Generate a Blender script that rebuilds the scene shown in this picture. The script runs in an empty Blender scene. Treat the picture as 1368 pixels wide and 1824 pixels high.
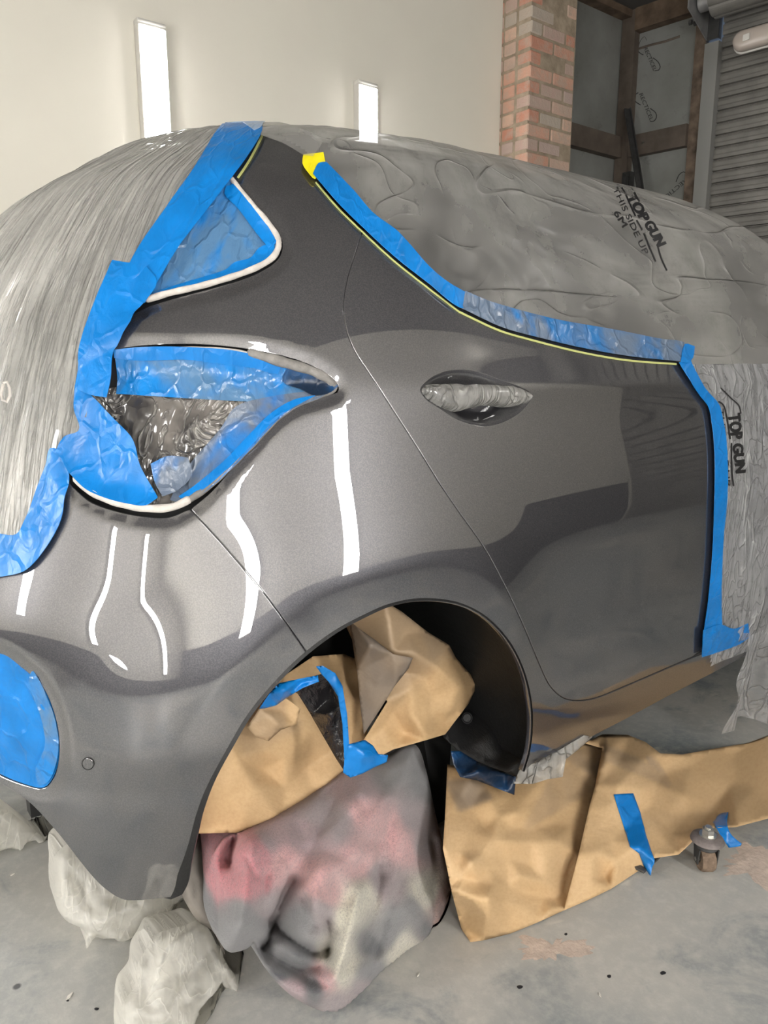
import bpy, bmesh, math, random
import numpy as np
from mathutils import Vector, Matrix, noise
from mathutils.bvhtree import BVHTree
from mathutils.geometry import delaunay_2d_cdt
random.seed(7); RNG = np.random.default_rng(7)
SC = bpy.context.scene; COL = SC.collection

# ------------------------------------------------------------------ camera
F_PX = 1340.0; PITCH = math.atan(276 / F_PX); AZ = math.radians(52); CAM = np.array([0, 0, 1.12])
cam = bpy.data.objects.new('camera', bpy.data.cameras.new('camera')); COL.objects.link(cam)
cam.data.sensor_fit = 'VERTICAL'; cam.data.sensor_height = 36.0; cam.data.lens = F_PX / 1824 * 36
cam.data.clip_start = 0.02
_d = Vector((math.cos(AZ) * math.cos(PITCH), math.sin(AZ) * math.cos(PITCH), -math.sin(PITCH)))
cam.location = CAM.tolist(); cam.rotation_euler = _d.to_track_quat('-Z', 'Y').to_euler()
SC.camera = cam
SC.view_settings.view_transform = 'Standard'; SC.view_settings.look = 'None'
SC.view_settings.exposure = 0.52; SC.view_settings.gamma = 1.0; SC.view_settings.use_curve_mapping = False
EMIT = 40.0         # radiance of the LED battens
# ------------------------------------------------------------------ world: overcast daylight outside
W = bpy.data.worlds.new('sky'); SC.world = W; W.use_nodes = True
W.node_tree.nodes['Background'].inputs[0].default_value = (0.55, 0.72, 1.0, 1)
W.node_tree.nodes['Background'].inputs[1].default_value = 1.0

# ------------------------------------------------------------------ geometry of the view (used to survey places)
cp, sp = math.cos(PITCH), math.sin(PITCH)
FH = np.array([math.cos(AZ), math.sin(AZ)]); RH = np.array([math.sin(AZ), -math.cos(AZ)])
def ray(px, py):
    xr = (px - 684) / F_PX; yd = (py - 912) / F_PX
    fw = cp - yd * sp; up = -sp - yd * cp
    return np.array([FH[0] * fw + RH[0] * xr, FH[1] * fw + RH[1] * xr, up])
def proj(P):
    P = np.asarray(P, float) - CAM
    r = P[..., 0] * RH[0] + P[..., 1] * RH[1]; h = P[..., 0] * FH[0] + P[..., 1] * FH[1]; u = P[..., 2]
    fw = np.maximum(h * cp - u * sp, 1e-3); up = h * sp + u * cp
    return 684 + F_PX * r / fw, 912 - F_PX * up / fw
def onplane(px, py, p0, n):
    d = ray(px, py); n = np.array(n, float)
    return CAM + d * (np.dot(np.array(p0, float) - CAM, n) / np.dot(d, n))
def atY(px, py, Y): return onplane(px, py, (0, Y, 0), (0, 1, 0))
def atZ(px, py, Z=0.0): return onplane(px, py, (0, 0, Z), (0, 0, 1))

# ------------------------------------------------------------------ materials
def S(c): return tuple(((x / 255) / 12.92 if x / 255 <= 0.04045 else ((x / 255 + 0.055) / 1.055) ** 2.4) for x in c) + (1,)
class NT:
    def __init__(s, name):
        s.m = bpy.data.materials.new(name); s.m.use_nodes = True; s.t = s.m.node_tree
        s.b = s.t.nodes['Principled BSDF']; s.out = s.t.nodes['Material Output']
    def n(s, typ, **kw):
        nd = s.t.nodes.new('ShaderNode' + typ)
        for k, v in kw.items():
            if k in nd.inputs: nd.inputs[k].default_value = v
            else: setattr(nd, k, v)
        return nd
    def l(s, a, b): s.t.links.new(a, b)
    def coord(s, kind='Object', scale=(1, 1, 1), rot=(0, 0, 0)):
        tc = s.n('TexCoord'); mp = s.n('Mapping'); s.l(tc.outputs[kind], mp.inputs[0])
        mp.inputs['Scale'].default_value = scale; mp.inputs['Rotation'].default_value = rot
        return mp.outputs[0]
    def noise(s, co, scale, detail=4, rough=0.55, dist=0.0):
        nd = s.n('TexNoise'); s.l(co, nd.inputs['Vector']); nd.inputs['Scale'].default_value = scale
        nd.inputs['Detail'].default_value = detail; nd.inputs['Roughness'].default_value = rough; nd.inputs['Distortion'].default_value = dist
        return nd.outputs['Fac']
    def ramp(s, fac, stops):
        r = s.n('ValToRGB'); s.l(fac, r.inputs[0]); e = r.color_ramp.elements
        while len(e) > 1: e.remove(e[-1])
        e[0].position = stops[0][0]; c = stops[0][1]; e[0].color = c if isinstance(c, tuple) else (c, c, c, 1)
        for p, c in stops[1:]:
            q = e.new(p); q.color = c if isinstance(c, tuple) else (c, c, c, 1)
        return r.outputs[0]
    def mix(s, fac, a, b, mode='MIX'):
        m = s.n('Mix', data_type='RGBA', blend_type=mode)
        for i, v in ((0, fac), (6, a), (7, b)):
            if hasattr(v, 'links') or hasattr(v, 'is_linked'): s.l(v, m.inputs[i])
            else: m.inputs[i].default_value = v
        return m.outputs[2]
    def math(s, op, a, b=0.0):
        m = s.n('Math', operation=op)
        for i, v in ((0, a), (1, b)):
            if hasattr(v, 'is_linked'): s.l(v, m.inputs[i])
            else: m.inputs[i].default_value = v
        return m.outputs[0]
    def bump(s, h, strength=0.3, dist=0.01, normal=None, to=None):
        b = s.n('Bump'); b.inputs['Strength'].default_value = strength; b.inputs['Distance'].default_value = dist
        s.l(h, b.inputs['Height'])
        if normal is not None: s.l(normal, b.inputs['Normal'])
        if to is None: s.l(b.outputs[0], s.b.inputs['Normal'])
        return b.outputs[0]
    def set(s, **kw):
        for k, v in kw.items():
            k = {'col': 'Base Color', 'rough': 'Roughness', 'metal': 'Metallic', 'spec': 'Specular IOR Level', 'coat': 'Coat Weight', 'coatr': 'Coat Roughness', 'sheen': 'Sheen Weight', 'sub': 'Subsurface Weight', 'alpha': 'Alpha', 'trans': 'Transmission Weight'}[k]
            if hasattr(v, 'is_linked'): s.l(v, s.b.inputs[k])
            else: s.b.inputs[k].default_value = v
        return s
def plain(name, col, rough=0.6, metal=0.0, spec=0.5, nscale=0, namt=0.15, bump=0.0, bscale=60):
    t = NT(name); t.set(rough=rough, metal=metal, spec=spec)
    c = S(col)
    if nscale:
        co = t.coord(); f = t.noise(co, nscale)
        lo = tuple(x * (1 - namt * 2) for x in c[:3]) + (1,); hi = tuple(min(1, x * (1 + namt * 2)) for x in c[:3]) + (1,)
        t.set(col=t.ramp(f, [(0.3, lo), (0.7, hi)]))
    else: t.set(col=c)
    if bump:
        co = t.coord(); t.bump(t.noise(co, bscale, 6), bump, 0.004)
    return t.m
M = {}
def mk_paint():
    t = NT('grey_metallic_paint'); co = t.coord()
    v = t.n('TexVoronoi'); t.l(co, v.inputs['Vector']); v.inputs['Scale'].default_value = 900
    f = t.ramp(v.outputs['Color'], [(0.2, 0.9), (0.8, 1.1)])
    big = t.noise(co, 500, 2)
    c = t.mix(t.ramp(big, [(0.42, 0.0), (0.62, 1.0)]), S((80, 80, 85)), S((95, 94, 97)))
    t.set(col=c, metal=0.85, rough=0.42, coat=1.0, coatr=0.01)
    t.b.inputs['Coat IOR'].default_value = 2.65
    return t.m
M['paint'] = mk_paint()
def mk_tape(name, base, over=None, amt=0.5, rough=0.32, bs=0.35):
    t = NT(name); co = t.coord('UV')
    c = S(base)
    f = t.noise(co, 14, 3)
    col = t.mix(t.ramp(f, [(0.35, 0.0), (0.7, 1.0)]), tuple(x * 0.86 for x in c[:3]) + (1,), tuple(min(1, x * 1.12) for x in c[:3]) + (1,))
    if over:
        f2 = t.noise(co, 7, 3, 0.6, 0.6)
        col = t.mix(t.ramp(f2, [(0.5 - amt * 0.25, 0.0), (0.62 - amt * 0.1, 0.9)]), col, S(over))
    t.set(col=col, rough=rough, spec=0.5)
    v = t.n('TexVoronoi', feature='DISTANCE_TO_EDGE'); nz = t.n('TexNoise', Scale=18.0)
    t.l(co, nz.inputs['Vector'])
    t.l(t.mix(0.06, co, nz.outputs['Color'], 'ADD'), v.inputs['Vector']); v.inputs['Scale'].default_value = 16
    h = t.math('ADD', t.math('MULTIPLY', t.ramp(v.outputs['Distance'], [(0.0, 1.0), (0.10, 0.0)]), 0.5), t.noise(co, 34, 4, 0.5, 0.7))
    t.bump(h, bs, 0.006)
    return t.m
BLUE = (8, 114, 190)
M['tape'] = mk_tape('blue_masking_tape', BLUE)
M['tape_over'] = mk_tape('blue_tape_with_grey_overspray', (20, 115, 192), (104, 110, 118), 0.5, 0.22, 0.7)
M['tape_haze'] = mk_tape('blue_tape_hazed', (24, 118, 192), (84, 118, 150), 0.35, 0.2, 0.6)
M['tape_film'] = mk_tape('blue_tape_under_film', (44, 108, 168), (100, 112, 128), 0.55, 0.18, 0.6)
M['tape_light'] = mk_tape('pale_blue_tape', (118, 160, 212), (150, 170, 195), 0.3, 0.3, 0.4)
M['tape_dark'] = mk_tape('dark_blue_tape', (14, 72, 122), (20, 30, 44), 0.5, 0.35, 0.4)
M['tape_yellow'] = mk_tape('yellow_tape', (228, 214, 24), None, 0, 0.4, 0.3)
M['line_yellow'] = plain('yellow_fine_line_tape', (186, 190, 120), 0.5)
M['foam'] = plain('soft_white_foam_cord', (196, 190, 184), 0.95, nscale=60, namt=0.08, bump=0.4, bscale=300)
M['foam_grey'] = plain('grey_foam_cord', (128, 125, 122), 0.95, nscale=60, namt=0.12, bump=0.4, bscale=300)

def mk_film(name, tint, fac_lo, fac_hi, rough, kind):
    t = NT(name); co = t.coord('UV')
    def mapped(scale, rot, src=co):
        mp = t.n('Mapping'); t.l(src, mp.inputs[0]); mp.inputs['Scale'].default_value = scale; mp.inputs['Rotation'].default_value = (0, 0, rot); return mp.outputs[0]
    def line(v, sc, w, det=2, dist=0.5, lo=0.0):      # thin ridges where a noise field crosses its middle value
        n_ = t.noise(v, sc, det, 0.5, dist); d_ = t.math('ABSOLUTE', t.math('SUBTRACT', n_, 0.5))
        return t.ramp(d_, [(0.0, 1.0), (w, 0.25), (w * 3, 0.0)])
    if kind == 'pleat':
        v1 = mapped((1.0, 0.06, 1.0), math.radians(-14)); v2 = mapped((1.0, 0.10, 1.0), math.radians(-19))
        r1 = line(v1, 34, 0.02, 4, 0.3); r2 = line(v2, 60, 0.03, 3, 0.3); b = t.noise(v1, 15, 3, 0.5, 0.4)
        r = t.math('MAXIMUM', r1, t.math('MULTIPLY', r2, 0.7)); msk = t.ramp(t.noise(co, 3.0, 3), [(0.36, 0.25), (0.6, 1.0)])
        r = t.math('MULTIPLY', r, msk)
        h = t.math('ADD', t.math('MULTIPLY', r, 0.8), t.math('MULTIPLY', b, 2.0)); dirt = t.noise(co, 70, 6, 0.78); hs = 0.9
    elif kind == 'wrinkle':
        v1 = mapped((0.45, 1.5, 1), math.radians(12)); v2 = mapped((0.8, 1.3, 1), math.radians(-30))
        r = t.math('MAXIMUM', line(v1, 3.2, 0.006, 1, 0.5), t.math('MULTIPLY', line(v2, 4.5, 0.007, 1, 0.4), 0.5))
        r = t.math('MULTIPLY', r, t.ramp(t.noise(co, 6.0, 2), [(0.40, 0.0), (0.6, 1.0)]))
        h = t.math('ADD', t.math('MULTIPLY', r, 0.5), t.math('ADD', t.math('MULTIPLY', t.noise(v1, 5, 3, 0.45, 0.6), 1.6), t.math('MULTIPLY', t.noise(co, 40, 2, 0.5), 0.05))); dirt = t.noise(co, 22, 7, 0.8); hs = 1.0
    else:
        v1 = mapped((1.6, 0.35, 1), 0.12); v2 = mapped((1.2, 0.9, 1), -0.5)
        r = t.math('MAXIMUM', line(v1, 9, 0.012, 3, 0.7), t.math('MULTIPLY', line(v2, 13, 0.012, 2, 0.6), 0.6))
        h = t.math('ADD', t.math('MULTIPLY', r, 0.6), t.math('MULTIPLY', t.noise(v1, 12, 3, 0.5, 0.8), 1.8)); dirt = t.noise(co, 30, 5, 0.7); hs = 1.0
    if kind == 'bag': hs = 0.35
    nb = t.bump(h, hs, 0.014)
    t.set(col=t.mix(t.ramp(dirt, [(0.50, 0.0), (0.72, 0.45 if kind == 'wrinkle' else 0.6)]), S(tint), tuple(x * 0.4 for x in S(tint)[:3]) + (1,)), rough=rough, spec=0.7)
    tr = t.n('BsdfTransparent'); tr.inputs[0].default_value = (0.95, 0.96, 0.96, 1)
    tl = t.n('BsdfTranslucent'); tl.inputs[0].default_value = S(tint); t.l(nb, tl.inputs['Normal'])
    m0 = t.n('MixShader'); m0.inputs[0].default_value = 0.5 if kind == 'bag' else 0.25; t.l(t.b.outputs[0], m0.inputs[1]); t.l(tl.outputs[0], m0.inputs[2])
    fac = t.math('ADD', t.math('MULTIPLY', r, 0.18 if kind == 'wrinkle' else 0.4), t.ramp(t.noise(co, 4, 3, 0.5), [(0.35, fac_lo), (0.65, fac_hi)]))
    lw = t.n('LayerWeight', Blend=0.3)
    fac = t.math('MINIMUM', t.math('ADD', fac, t.math('MULTIPLY', lw.outputs['Facing'], 0.6)), 1.0)
    m1 = t.n('MixShader'); t.l(fac, m1.inputs[0]); t.l(tr.outputs[0], m1.inputs[1]); t.l(m0.outputs[0], m1.inputs[2])
    t.l(m1.outputs[0], t.out.inputs[0])
    return t.m
M['film_pleat'] = mk_film('pleated_clear_film', (214, 212, 207), 0.30, 0.62, 0.2, 'pleat')
M['film_side'] = mk_film('hazy_masking_film', (182, 180, 176), 0.12, 0.42, 0.26, 'wrinkle')
M['film_hang'] = mk_film('clear_hanging_film', (198, 198, 200), 0.16, 0.34, 0.08, 'hang')
M['film_clear'] = mk_film('clear_crumpled_film', (196, 194, 190), 0.2, 0.4, 0.12, 'hang')
M['bag'] = mk_film('thin_white_polythene', (242, 240, 234), 0.56, 0.8, 0.35, 'bag')
def mk_darkfilm():
    t = NT('dark_crumpled_film'); co = t.coord('UV'); nz = t.n('TexNoise', Scale=14.0); t.l(co, nz.inputs['Vector'])
    v = t.n('TexVoronoi', feature='F1'); t.l(t.mix(0.10, co, nz.outputs['Color'], 'ADD'), v.inputs['Vector']); v.inputs['Scale'].default_value = 15
    n_ = t.noise(co, 15, 3, 0.5, 1.2); d_ = t.math('ABSOLUTE', t.math('SUBTRACT', n_, 0.5)); r = t.ramp(d_, [(0.0, 1.0), (0.02, 0.3), (0.05, 0.0)])
    t.set(col=t.mix(r, t.ramp(t.noise(co, 10, 4), [(0.4, S((58, 56, 56))), (0.62, S((112, 107, 103)))]), S((190, 186, 180))), rough=0.14, spec=0.8)
    t.bump(t.math('ADD', t.math('MULTIPLY', v.outputs['Distance'], 1.2), r), 1.0, 0.010); return t.m
M['film_dark'] = mk_darkfilm()
def mk_black_film():
    t = NT('black_crumpled_film'); co = t.coord('UV')
    t.set(col=S((30, 29, 31)), rough=0.18, spec=0.7); t.bump(t.noise(co, 22, 5, 0.6, 0.8), 0.9, 0.015); return t.m
M['film_black'] = mk_black_film()
def mk_paper(name, stain):
    t = NT(name); co = t.coord('UV')
    f = t.noise(co, 5, 5); fib = t.noise(co, 160, 3)
    c = t.mix(t.ramp(f, [(0.3, 0.0), (0.7, 1.0)]), S((188, 157, 116)), S((207, 176, 136)))
    c = t.mix(t.ramp(fib, [(0.4, 0.0), (0.7, 0.18)]), c, S((150, 112, 70)))
    if stain:
        at = t.n('Attribute', attribute_name='stain'); c = t.mix(t.math('MULTIPLY', at.outputs['Fac'], 0.9), c, S((104, 98, 94)))
        t.set(rough=t.ramp(at.outputs['Fac'], [(0.0, 0.62), (1.0, 0.38)]))
    else: t.set(rough=0.62)
    t.set(col=c, spec=0.35)
    t.bump(t.noise(co, 9, 5, 0.5, 0.6), 0.35, 0.02)
    return t.m
M['paper'] = mk_paper('brown_kraft_paper', True)
def mk_towel():
    t = NT('towelling'); co = t.coord()
    at = t.n('Attribute', attribute_name='tint')
    sp_ = t.noise(co, 230, 4, 0.85); pat = t.noise(co, 22, 5, 0.7)
    c = t.mix(t.ramp(sp_, [(0.46, 0.0), (0.66, 0.55)]), at.outputs['Color'], S((104, 98, 101)))
    c = t.mix(t.ramp(pat, [(0.4, 0.0), (0.75, 0.25)]), c, S((150, 144, 147)))
    t.set(col=c, rough=1.0, spec=0.1, sheen=0.35)
    t.bump(t.math('ADD', t.noise(co, 380, 4, 0.8), t.math('MULTIPLY', t.noise(co, 40, 4), 1.5)), 0.7, 0.006)
    return t.m
M['towel'] = mk_towel()
def mk_floor():
    t = NT('worn_concrete'); co = t.coord()
    n1 = t.noise(co, 1.3, 5, 0.6, 0.4); n2 = t.noise(co, 5, 6, 0.65, 0.8); n3 = t.noise(co, 40, 6, 0.7); n4 = t.noise(co, 2.6, 5, 0.7, 0.6)
    c = t.mix(t.ramp(n1, [(0.40, 0.0), (0.62, 1.0)]), S((174, 172, 167)), S((138, 143, 144)))
    c = t.mix(t.ramp(n2, [(0.52, 0.0), (0.68, 0.75)]), c, S((112, 121, 126)))
    c = t.mix(t.ramp(n4, [(0.60, 0.0), (0.64, 0.55)]), c, S((200, 196, 186)))
    c = t.mix(t.ramp(n3, [(0.45, 0.0), (0.75, 0.35)]), c, S((206, 203, 196)))
    v = t.n('TexVoronoi'); t.l(co, v.inputs['Vector']); v.inputs['Scale'].default_value = 7; v.inputs['Randomness'].default_value = 1
    c = t.mix(t.ramp(v.outputs['Distance'], [(0.035, 0.85), (0.06, 0.0)]), c, S((58, 60, 64)))
    t.set(col=c, rough=t.ramp(n2, [(0.3, 0.55), (0.7, 0.42)]), spec=0.4)
    t.bump(t.math('ADD', n3, t.math('MULTIPLY', n2, 0.6)), 0.25, 0.003)
    return t.m
M['floor'] = mk_floor()
M['chalk'] = plain('dried_filler_splash', (186, 170, 158), 0.95, nscale=40, namt=0.1, bump=0.5, bscale=120)
M['drop'] = plain('dark_paint_drop', (34, 34, 38), 0.5)
M['chip'] = plain('white_filler_chip', (212, 208, 200), 0.8)
M['wall'] = plain('white_painted_wall', (226, 222, 211), 0.55, nscale=1.2, namt=0.02, bump=0.08, bscale=8)
M['dado'] = plain('dark_painted_wall_base', (52, 52, 56), 0.6)  # for the dark bands added to shape the paint reflections
M['ceiling'] = plain('dull_ceiling', (84, 82, 80), 0.8, nscale=3, namt=0.1)
M['timber'] = plain('aged_timber', (98, 82, 68), 0.85, nscale=9, namt=0.25, bump=0.3)
M['beam'] = plain('dusty_brown_steel', (96, 86, 78), 0.7, nscale=8, namt=0.15, bump=0.2)
M['rust'] = plain('rusty_steel', (104, 90, 78), 0.85, nscale=12, namt=0.3, bump=0.3)
M['steel'] = plain('galvanised_steel', (150, 150, 150), 0.45, 0.4, nscale=14, namt=0.1)
M['steel_dark'] = plain('dark_steel', (72, 72, 72), 0.5, 0.4, nscale=14, namt=0.15)
M['grey_rail'] = plain('grey_guide_rail', (140, 140, 138), 0.6)
M['shutter'] = plain('grey_shutter_slat', (118, 116, 112), 0.55, 0.2, nscale=6, namt=0.12)
def mk_board():
    t = NT('foil_faced_insulation'); co = t.coord()
    c = t.mix(t.ramp(t.noise(co, 2.2, 5, 0.6), [(0.35, 0.0), (0.7, 1.0)]), S((136, 137, 133)), S((160, 162, 160)))
    c = t.mix(t.ramp(t.noise(co, 9, 6, 0.7), [(0.6, 0.0), (0.75, 0.5)]), c, S((88, 86, 82)))
    t.set(col=c, rough=0.45, metal=0.25); t.bump(t.noise(co, 6, 4), 0.15, 0.02); return t.m
M['board'] = mk_board()
M['ink'] = plain('black_print', (24, 24, 26), 0.5)
M['ink_faint'] = plain('faded_black_print', (62, 62, 62), 0.6)
M['black_plastic'] = plain('black_textured_plastic', (26, 26, 28), 0.55, nscale=30, namt=0.2, bump=0.5, bscale=160)
def mk_liner():
    t = NT('sprayed_wheel_liner'); co = t.coord(scale=(3.0, 1, 1))
    f = t.noise(co, 34, 7, 0.8)
    t.set(col=t.ramp(f, [(0.62, S((25, 25, 26))), (0.80, S((88, 88, 88)))]), rough=0.42); t.bump(f, 0.5, 0.006); return t.m
M['liner'] = mk_liner()
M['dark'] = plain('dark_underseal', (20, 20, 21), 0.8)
M['glass'] = plain('dusty_dark_glass', (22, 23, 25), 0.38)
M['rubber'] = plain('worn_caster_tread', (118, 100, 84), 0.85, nscale=60, namt=0.25, bump=0.6, bscale=200)
M['zinc'] = plain('zinc_plated_steel', (190, 188, 182), 0.28, 0.9)
M['iron'] = plain('dusty_cast_iron', (118, 110, 108), 0.7, 0.3, nscale=50, namt=0.15, bump=0.3, bscale=200)
M['lens'] = plain('frosted_cover', (176, 166, 158), 0.3)
M['white_plastic'] = plain('white_plastic', (205, 203, 198), 0.4)
def mk_led():
    t = NT('lit_led_diffuser'); e = t.n('Emission'); e.inputs[0].default_value = (1.0, 0.975, 0.935, 1); e.inputs[1].default_value = EMIT
    t.l(e.outputs[0], t.out.inputs[0]); return t.m
M['led'] = mk_led()
def mk_brick():
    t = NT('old_red_brick'); at = t.n('Attribute', attribute_name='tint'); co = t.coord()
    c = t.mix(t.ramp(t.noise(co, 14, 6, 0.7), [(0.42, 0.0), (0.6, 0.65)]), at.outputs['Color'], S((188, 172, 158)))
    t.set(col=c, rough=0.95, spec=0.1); t.bump(t.noise(co, 30, 6, 0.7), 0.6, 0.012); return t.m
M['brick'] = mk_brick()
M['mortar'] = plain('lime_mortar', (162, 148, 130), 1.0, spec=0.1, nscale=18, namt=0.12, bump=0.8, bscale=50)

# ------------------------------------------------------------------ object helpers
def tag(o, label=None, cat=None, group=None, kind=None):
    if label: o['label'] = label
    if cat: o['category'] = cat
    if group: o['group'] = group
    if kind: o['kind'] = kind
    return o
def link(name, me, mat=None, parent=None):
    o = bpy.data.objects.new(name, me); COL.objects.link(o)
    if mat is not None and me is not None:
        for m in (mat if isinstance(mat, (list, tuple)) else [mat]): me.materials.append(m)
    if parent is not None:
        o.parent = parent; o.matrix_parent_inverse = Matrix.Translation(parent.location).inverted() if parent.location.length else Matrix()
    return o
def empty(name, loc=(0, 0, 0)):
    o = bpy.data.objects.new(name, None); COL.objects.link(o); o.location = loc; o.empty_display_size = 0.05; return o
def pymesh(name, V, Fs, smooth=True, uv=None):
    me = bpy.data.meshes.new(name); me.from_pydata([tuple(map(float, v)) for v in V], [], [tuple(int(a) for a in f) for f in Fs]); me.update()
    if smooth: me.polygons.foreach_set('use_smooth', [True] * len(me.polygons))
    if uv is not None:
        l = me.uv_layers.new(name='UVMap'); idx = np.zeros(len(me.loops), int); me.loops.foreach_get('vertex_index', idx)
        l.data.foreach_set('uv', np.asarray(uv, float)[idx].ravel())
    return me
class MB:
    """collects boxes, prisms and tubes into one mesh"""
    def __init__(s): s.bm = bmesh.new()
    def box(s, c, size, rot=None, bev=0.0):
        r = bmesh.ops.create_cube(s.bm, size=1.0); vs = r['verts']
        Mx = Matrix.Translation(Vector([float(x) for x in c])) @ (rot.to_4x4() if rot else Matrix()) @ Matrix.Diagonal(Vector(list(size) + [1.0]))
        bmesh.ops.transform(s.bm, matrix=Mx, verts=vs)
        if bev:
            es = list({e for v in vs for e in v.link_edges}); bmesh.ops.bevel(s.bm, geom=es, offset=bev, segments=2, affect='EDGES', profile=0.5)
        return s
    def cyl(s, a, b, r1, r2=None, seg=24, cap=True):
        a = Vector([float(x) for x in a]); b = Vector([float(x) for x in b]); d = b - a
        Mx = Matrix.Translation((a + b) / 2) @ d.to_track_quat('Z', 'Y').to_matrix().to_4x4()
        bmesh.ops.create_cone(s.bm, cap_ends=cap, cap_tris=False, segments=seg, radius1=r1, radius2=r1 if r2 is None else r2, depth=d.length, matrix=Mx); return s
    def prism(s, pts, vec):
        a = [s.bm.verts.new(tuple(map(float, p))) for p in pts]; b = [s.bm.verts.new(tuple(float(x) + float(y) for x, y in zip(p, vec))) for p in pts]
        n = len(a); s.bm.faces.new(a); s.bm.faces.new(b[::-1])
        for i in range(n): s.bm.faces.new((a[i], b[i], b[(i + 1) % n], a[(i + 1) % n]))
        return s
    def build(s, name, mat, parent=None, smooth=False):
        bmesh.ops.recalc_face_normals(s.bm, faces=s.bm.faces[:])
        me = bpy.data.meshes.new(name); s.bm.to_mesh(me); s.bm.free()
        if smooth:
            me.polygons.foreach_set('use_smooth', [True] * len(me.polygons)); me.set_sharp_from_angle(angle=math.radians(35))
        return link(name, me, mat, parent)
def tube_mesh(name, P, r, seg=10, cap=True):
    P = [Vector([float(x) for x in p]) for p in P]; V = []; Fs = []; rr = r if hasattr(r, '__len__') else [r] * len(P)
    up = Vector((0.1, 0.3, 1)).normalized()
    for i, p in enumerate(P):
        t = (P[min(i + 1, len(P) - 1)] - P[max(i - 1, 0)]).normalized(); a = t.cross(up)
        if a.length < 1e-3: a = t.cross(Vector((1, 0, 0)))
        a.normalize(); b = t.cross(a)
        for k in range(seg):
            q = 2 * math.pi * k / seg; V.append(p + a * math.cos(q) * rr[i] + b * math.sin(q) * rr[i])
    n = len(P)
    for i in range(n - 1):
        for k in range(seg):
            k2 = (k + 1) % seg; Fs.append((i * seg + k, i * seg + k2, (i + 1) * seg + k2, (i + 1) * seg + k))
    if cap: Fs.append(tuple(range(seg))[::-1]); Fs.append(tuple((n - 1) * seg + k for k in range(seg)))
    return pymesh(name, V, Fs)
def catmull(pts, step=6.0, closed=False):
    """pts: (x, y) or (x, y, 1) for a corner -> dense polyline"""
    n = len(pts); out = []; rng = range(n if closed else n - 1)
    g = lambda i: np.array(pts[i % n][:2] if closed else pts[min(max(i, 0), n - 1)][:2], float)
    cor = lambda i: len(pts[i % n]) > 2
    for i in rng:
        p1, p2 = g(i), g(i + 1); p0 = g(i - 1); p3 = g(i + 2)
        m1 = (p2 - p1) if cor(i) else (p2 - p0) / 2; m2 = (p2 - p1) if cor(i + 1) else (p3 - p1) / 2
        L = np.hypot(*(p2 - p1)); k = max(1, int(round(L / step)))
        l0 = np.hypot(*(p1 - p0)) or L; l3 = np.hypot(*(p3 - p2)) or L
        if not cor(i): m1 = (p2 - p0) / (L + l0) * L
        if not cor(i + 1): m2 = (p3 - p1) / (L + l3) * L
        for q in range(k):
            t = q / k
            out.append((2*t**3-3*t*t+1)*p1 + (t**3-2*t*t+t)*m1 + (-2*t**3+3*t*t)*p2 + (t**3-t*t)*m2)
    if not closed: out.append(g(n - 1))
    return np.array(out)
def inpoly(P, poly):
    x, y = P[:, 0], P[:, 1]; ins = np.zeros(len(P), bool); n = len(poly)
    for i in range(n):
        x1, y1 = poly[i]; x2, y2 = poly[(i + 1) % n]
        if y1 == y2: continue
        c = ((y1 > y) != (y2 > y)) & (x < (x2 - x1) * (y - y1) / (y2 - y1) + x1); ins ^= c
    return ins
def distpoly(P, poly, closed=True):
    d = np.full(len(P), 1e9); n = len(poly)
    for i in range(n if closed else n - 1):
        a = poly[i]; b = poly[(i + 1) % n]; ab = b - a; L = (ab ** 2).sum()
        t = np.clip(((P - a) @ ab) / max(L, 1e-12), 0, 1); d = np.minimum(d, np.sqrt(((P - a - t[:, None] * ab) ** 2).sum(1)))
    return d
def cdt(loops, step, extra=None):
    """triangulate a region (first loop minus the others) with interior points on a jittered lattice"""
    lo = np.concatenate(loops); mn, mx = lo.min(0), lo.max(0)
    xs = np.arange(mn[0] + step / 2, mx[0], step); ys = np.arange(mn[1] + step / 2, mx[1], step * 0.87)
    G = np.array([(x + (step / 2 if k % 2 else 0), y) for k, y in enumerate(ys) for x in xs]).reshape(-1, 2)
    if len(G):
        ok = inpoly(G, loops[0])
        for h in loops[1:]: ok &= ~inpoly(G, h)
        G = G[ok]
        dd = np.full(len(G), 1e9)
        for h in loops: dd = np.minimum(dd, distpoly(G, h))
        G = G[dd > step * 0.45]
    if extra is not None and len(extra): G = np.concatenate([G, extra])
    verts = [Vector(map(float, p)) for h in loops for p in h]; edges = []; k = 0
    for h in loops: edges += [(k + i, k + (i + 1) % len(h)) for i in range(len(h))]; k += len(h)
    verts += [Vector(map(float, p)) for p in G]
    r = delaunay_2d_cdt(verts, edges, [], 0, 1e-5)
    V = np.array([tuple(v) for v in r[0]]); T = np.array([f for f in r[2] if len(f) == 3])
    c = V[T].mean(1); ok = inpoly(c, loops[0])
    for h in loops[1:]: ok &= ~inpoly(c, h)
    T = T[ok]; a = V[T]; ar = (a[:,1,0]-a[:,0,0])*(a[:,2,1]-a[:,0,1]) - (a[:,1,1]-a[:,0,1])*(a[:,2,0]-a[:,0,0])
    T = T[np.abs(ar) > 1e-9]; ar = ar[np.abs(ar) > 1e-9]; T[ar < 0] = T[ar < 0][:, ::-1]
    used = np.unique(T); mp = -np.ones(len(V), int); mp[used] = np.arange(len(used))
    return V[used], mp[T]
def sm(t): t = np.clip(t, 0, 1); return t * t * (3 - 2 * t)
def vnoise(P, s, seed=0.0): return np.array([noise.noise(Vector((float(p[0]) * s + seed, float(p[1]) * s + seed * 1.7, float(p[2]) * s - seed))) for p in P])
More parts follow.
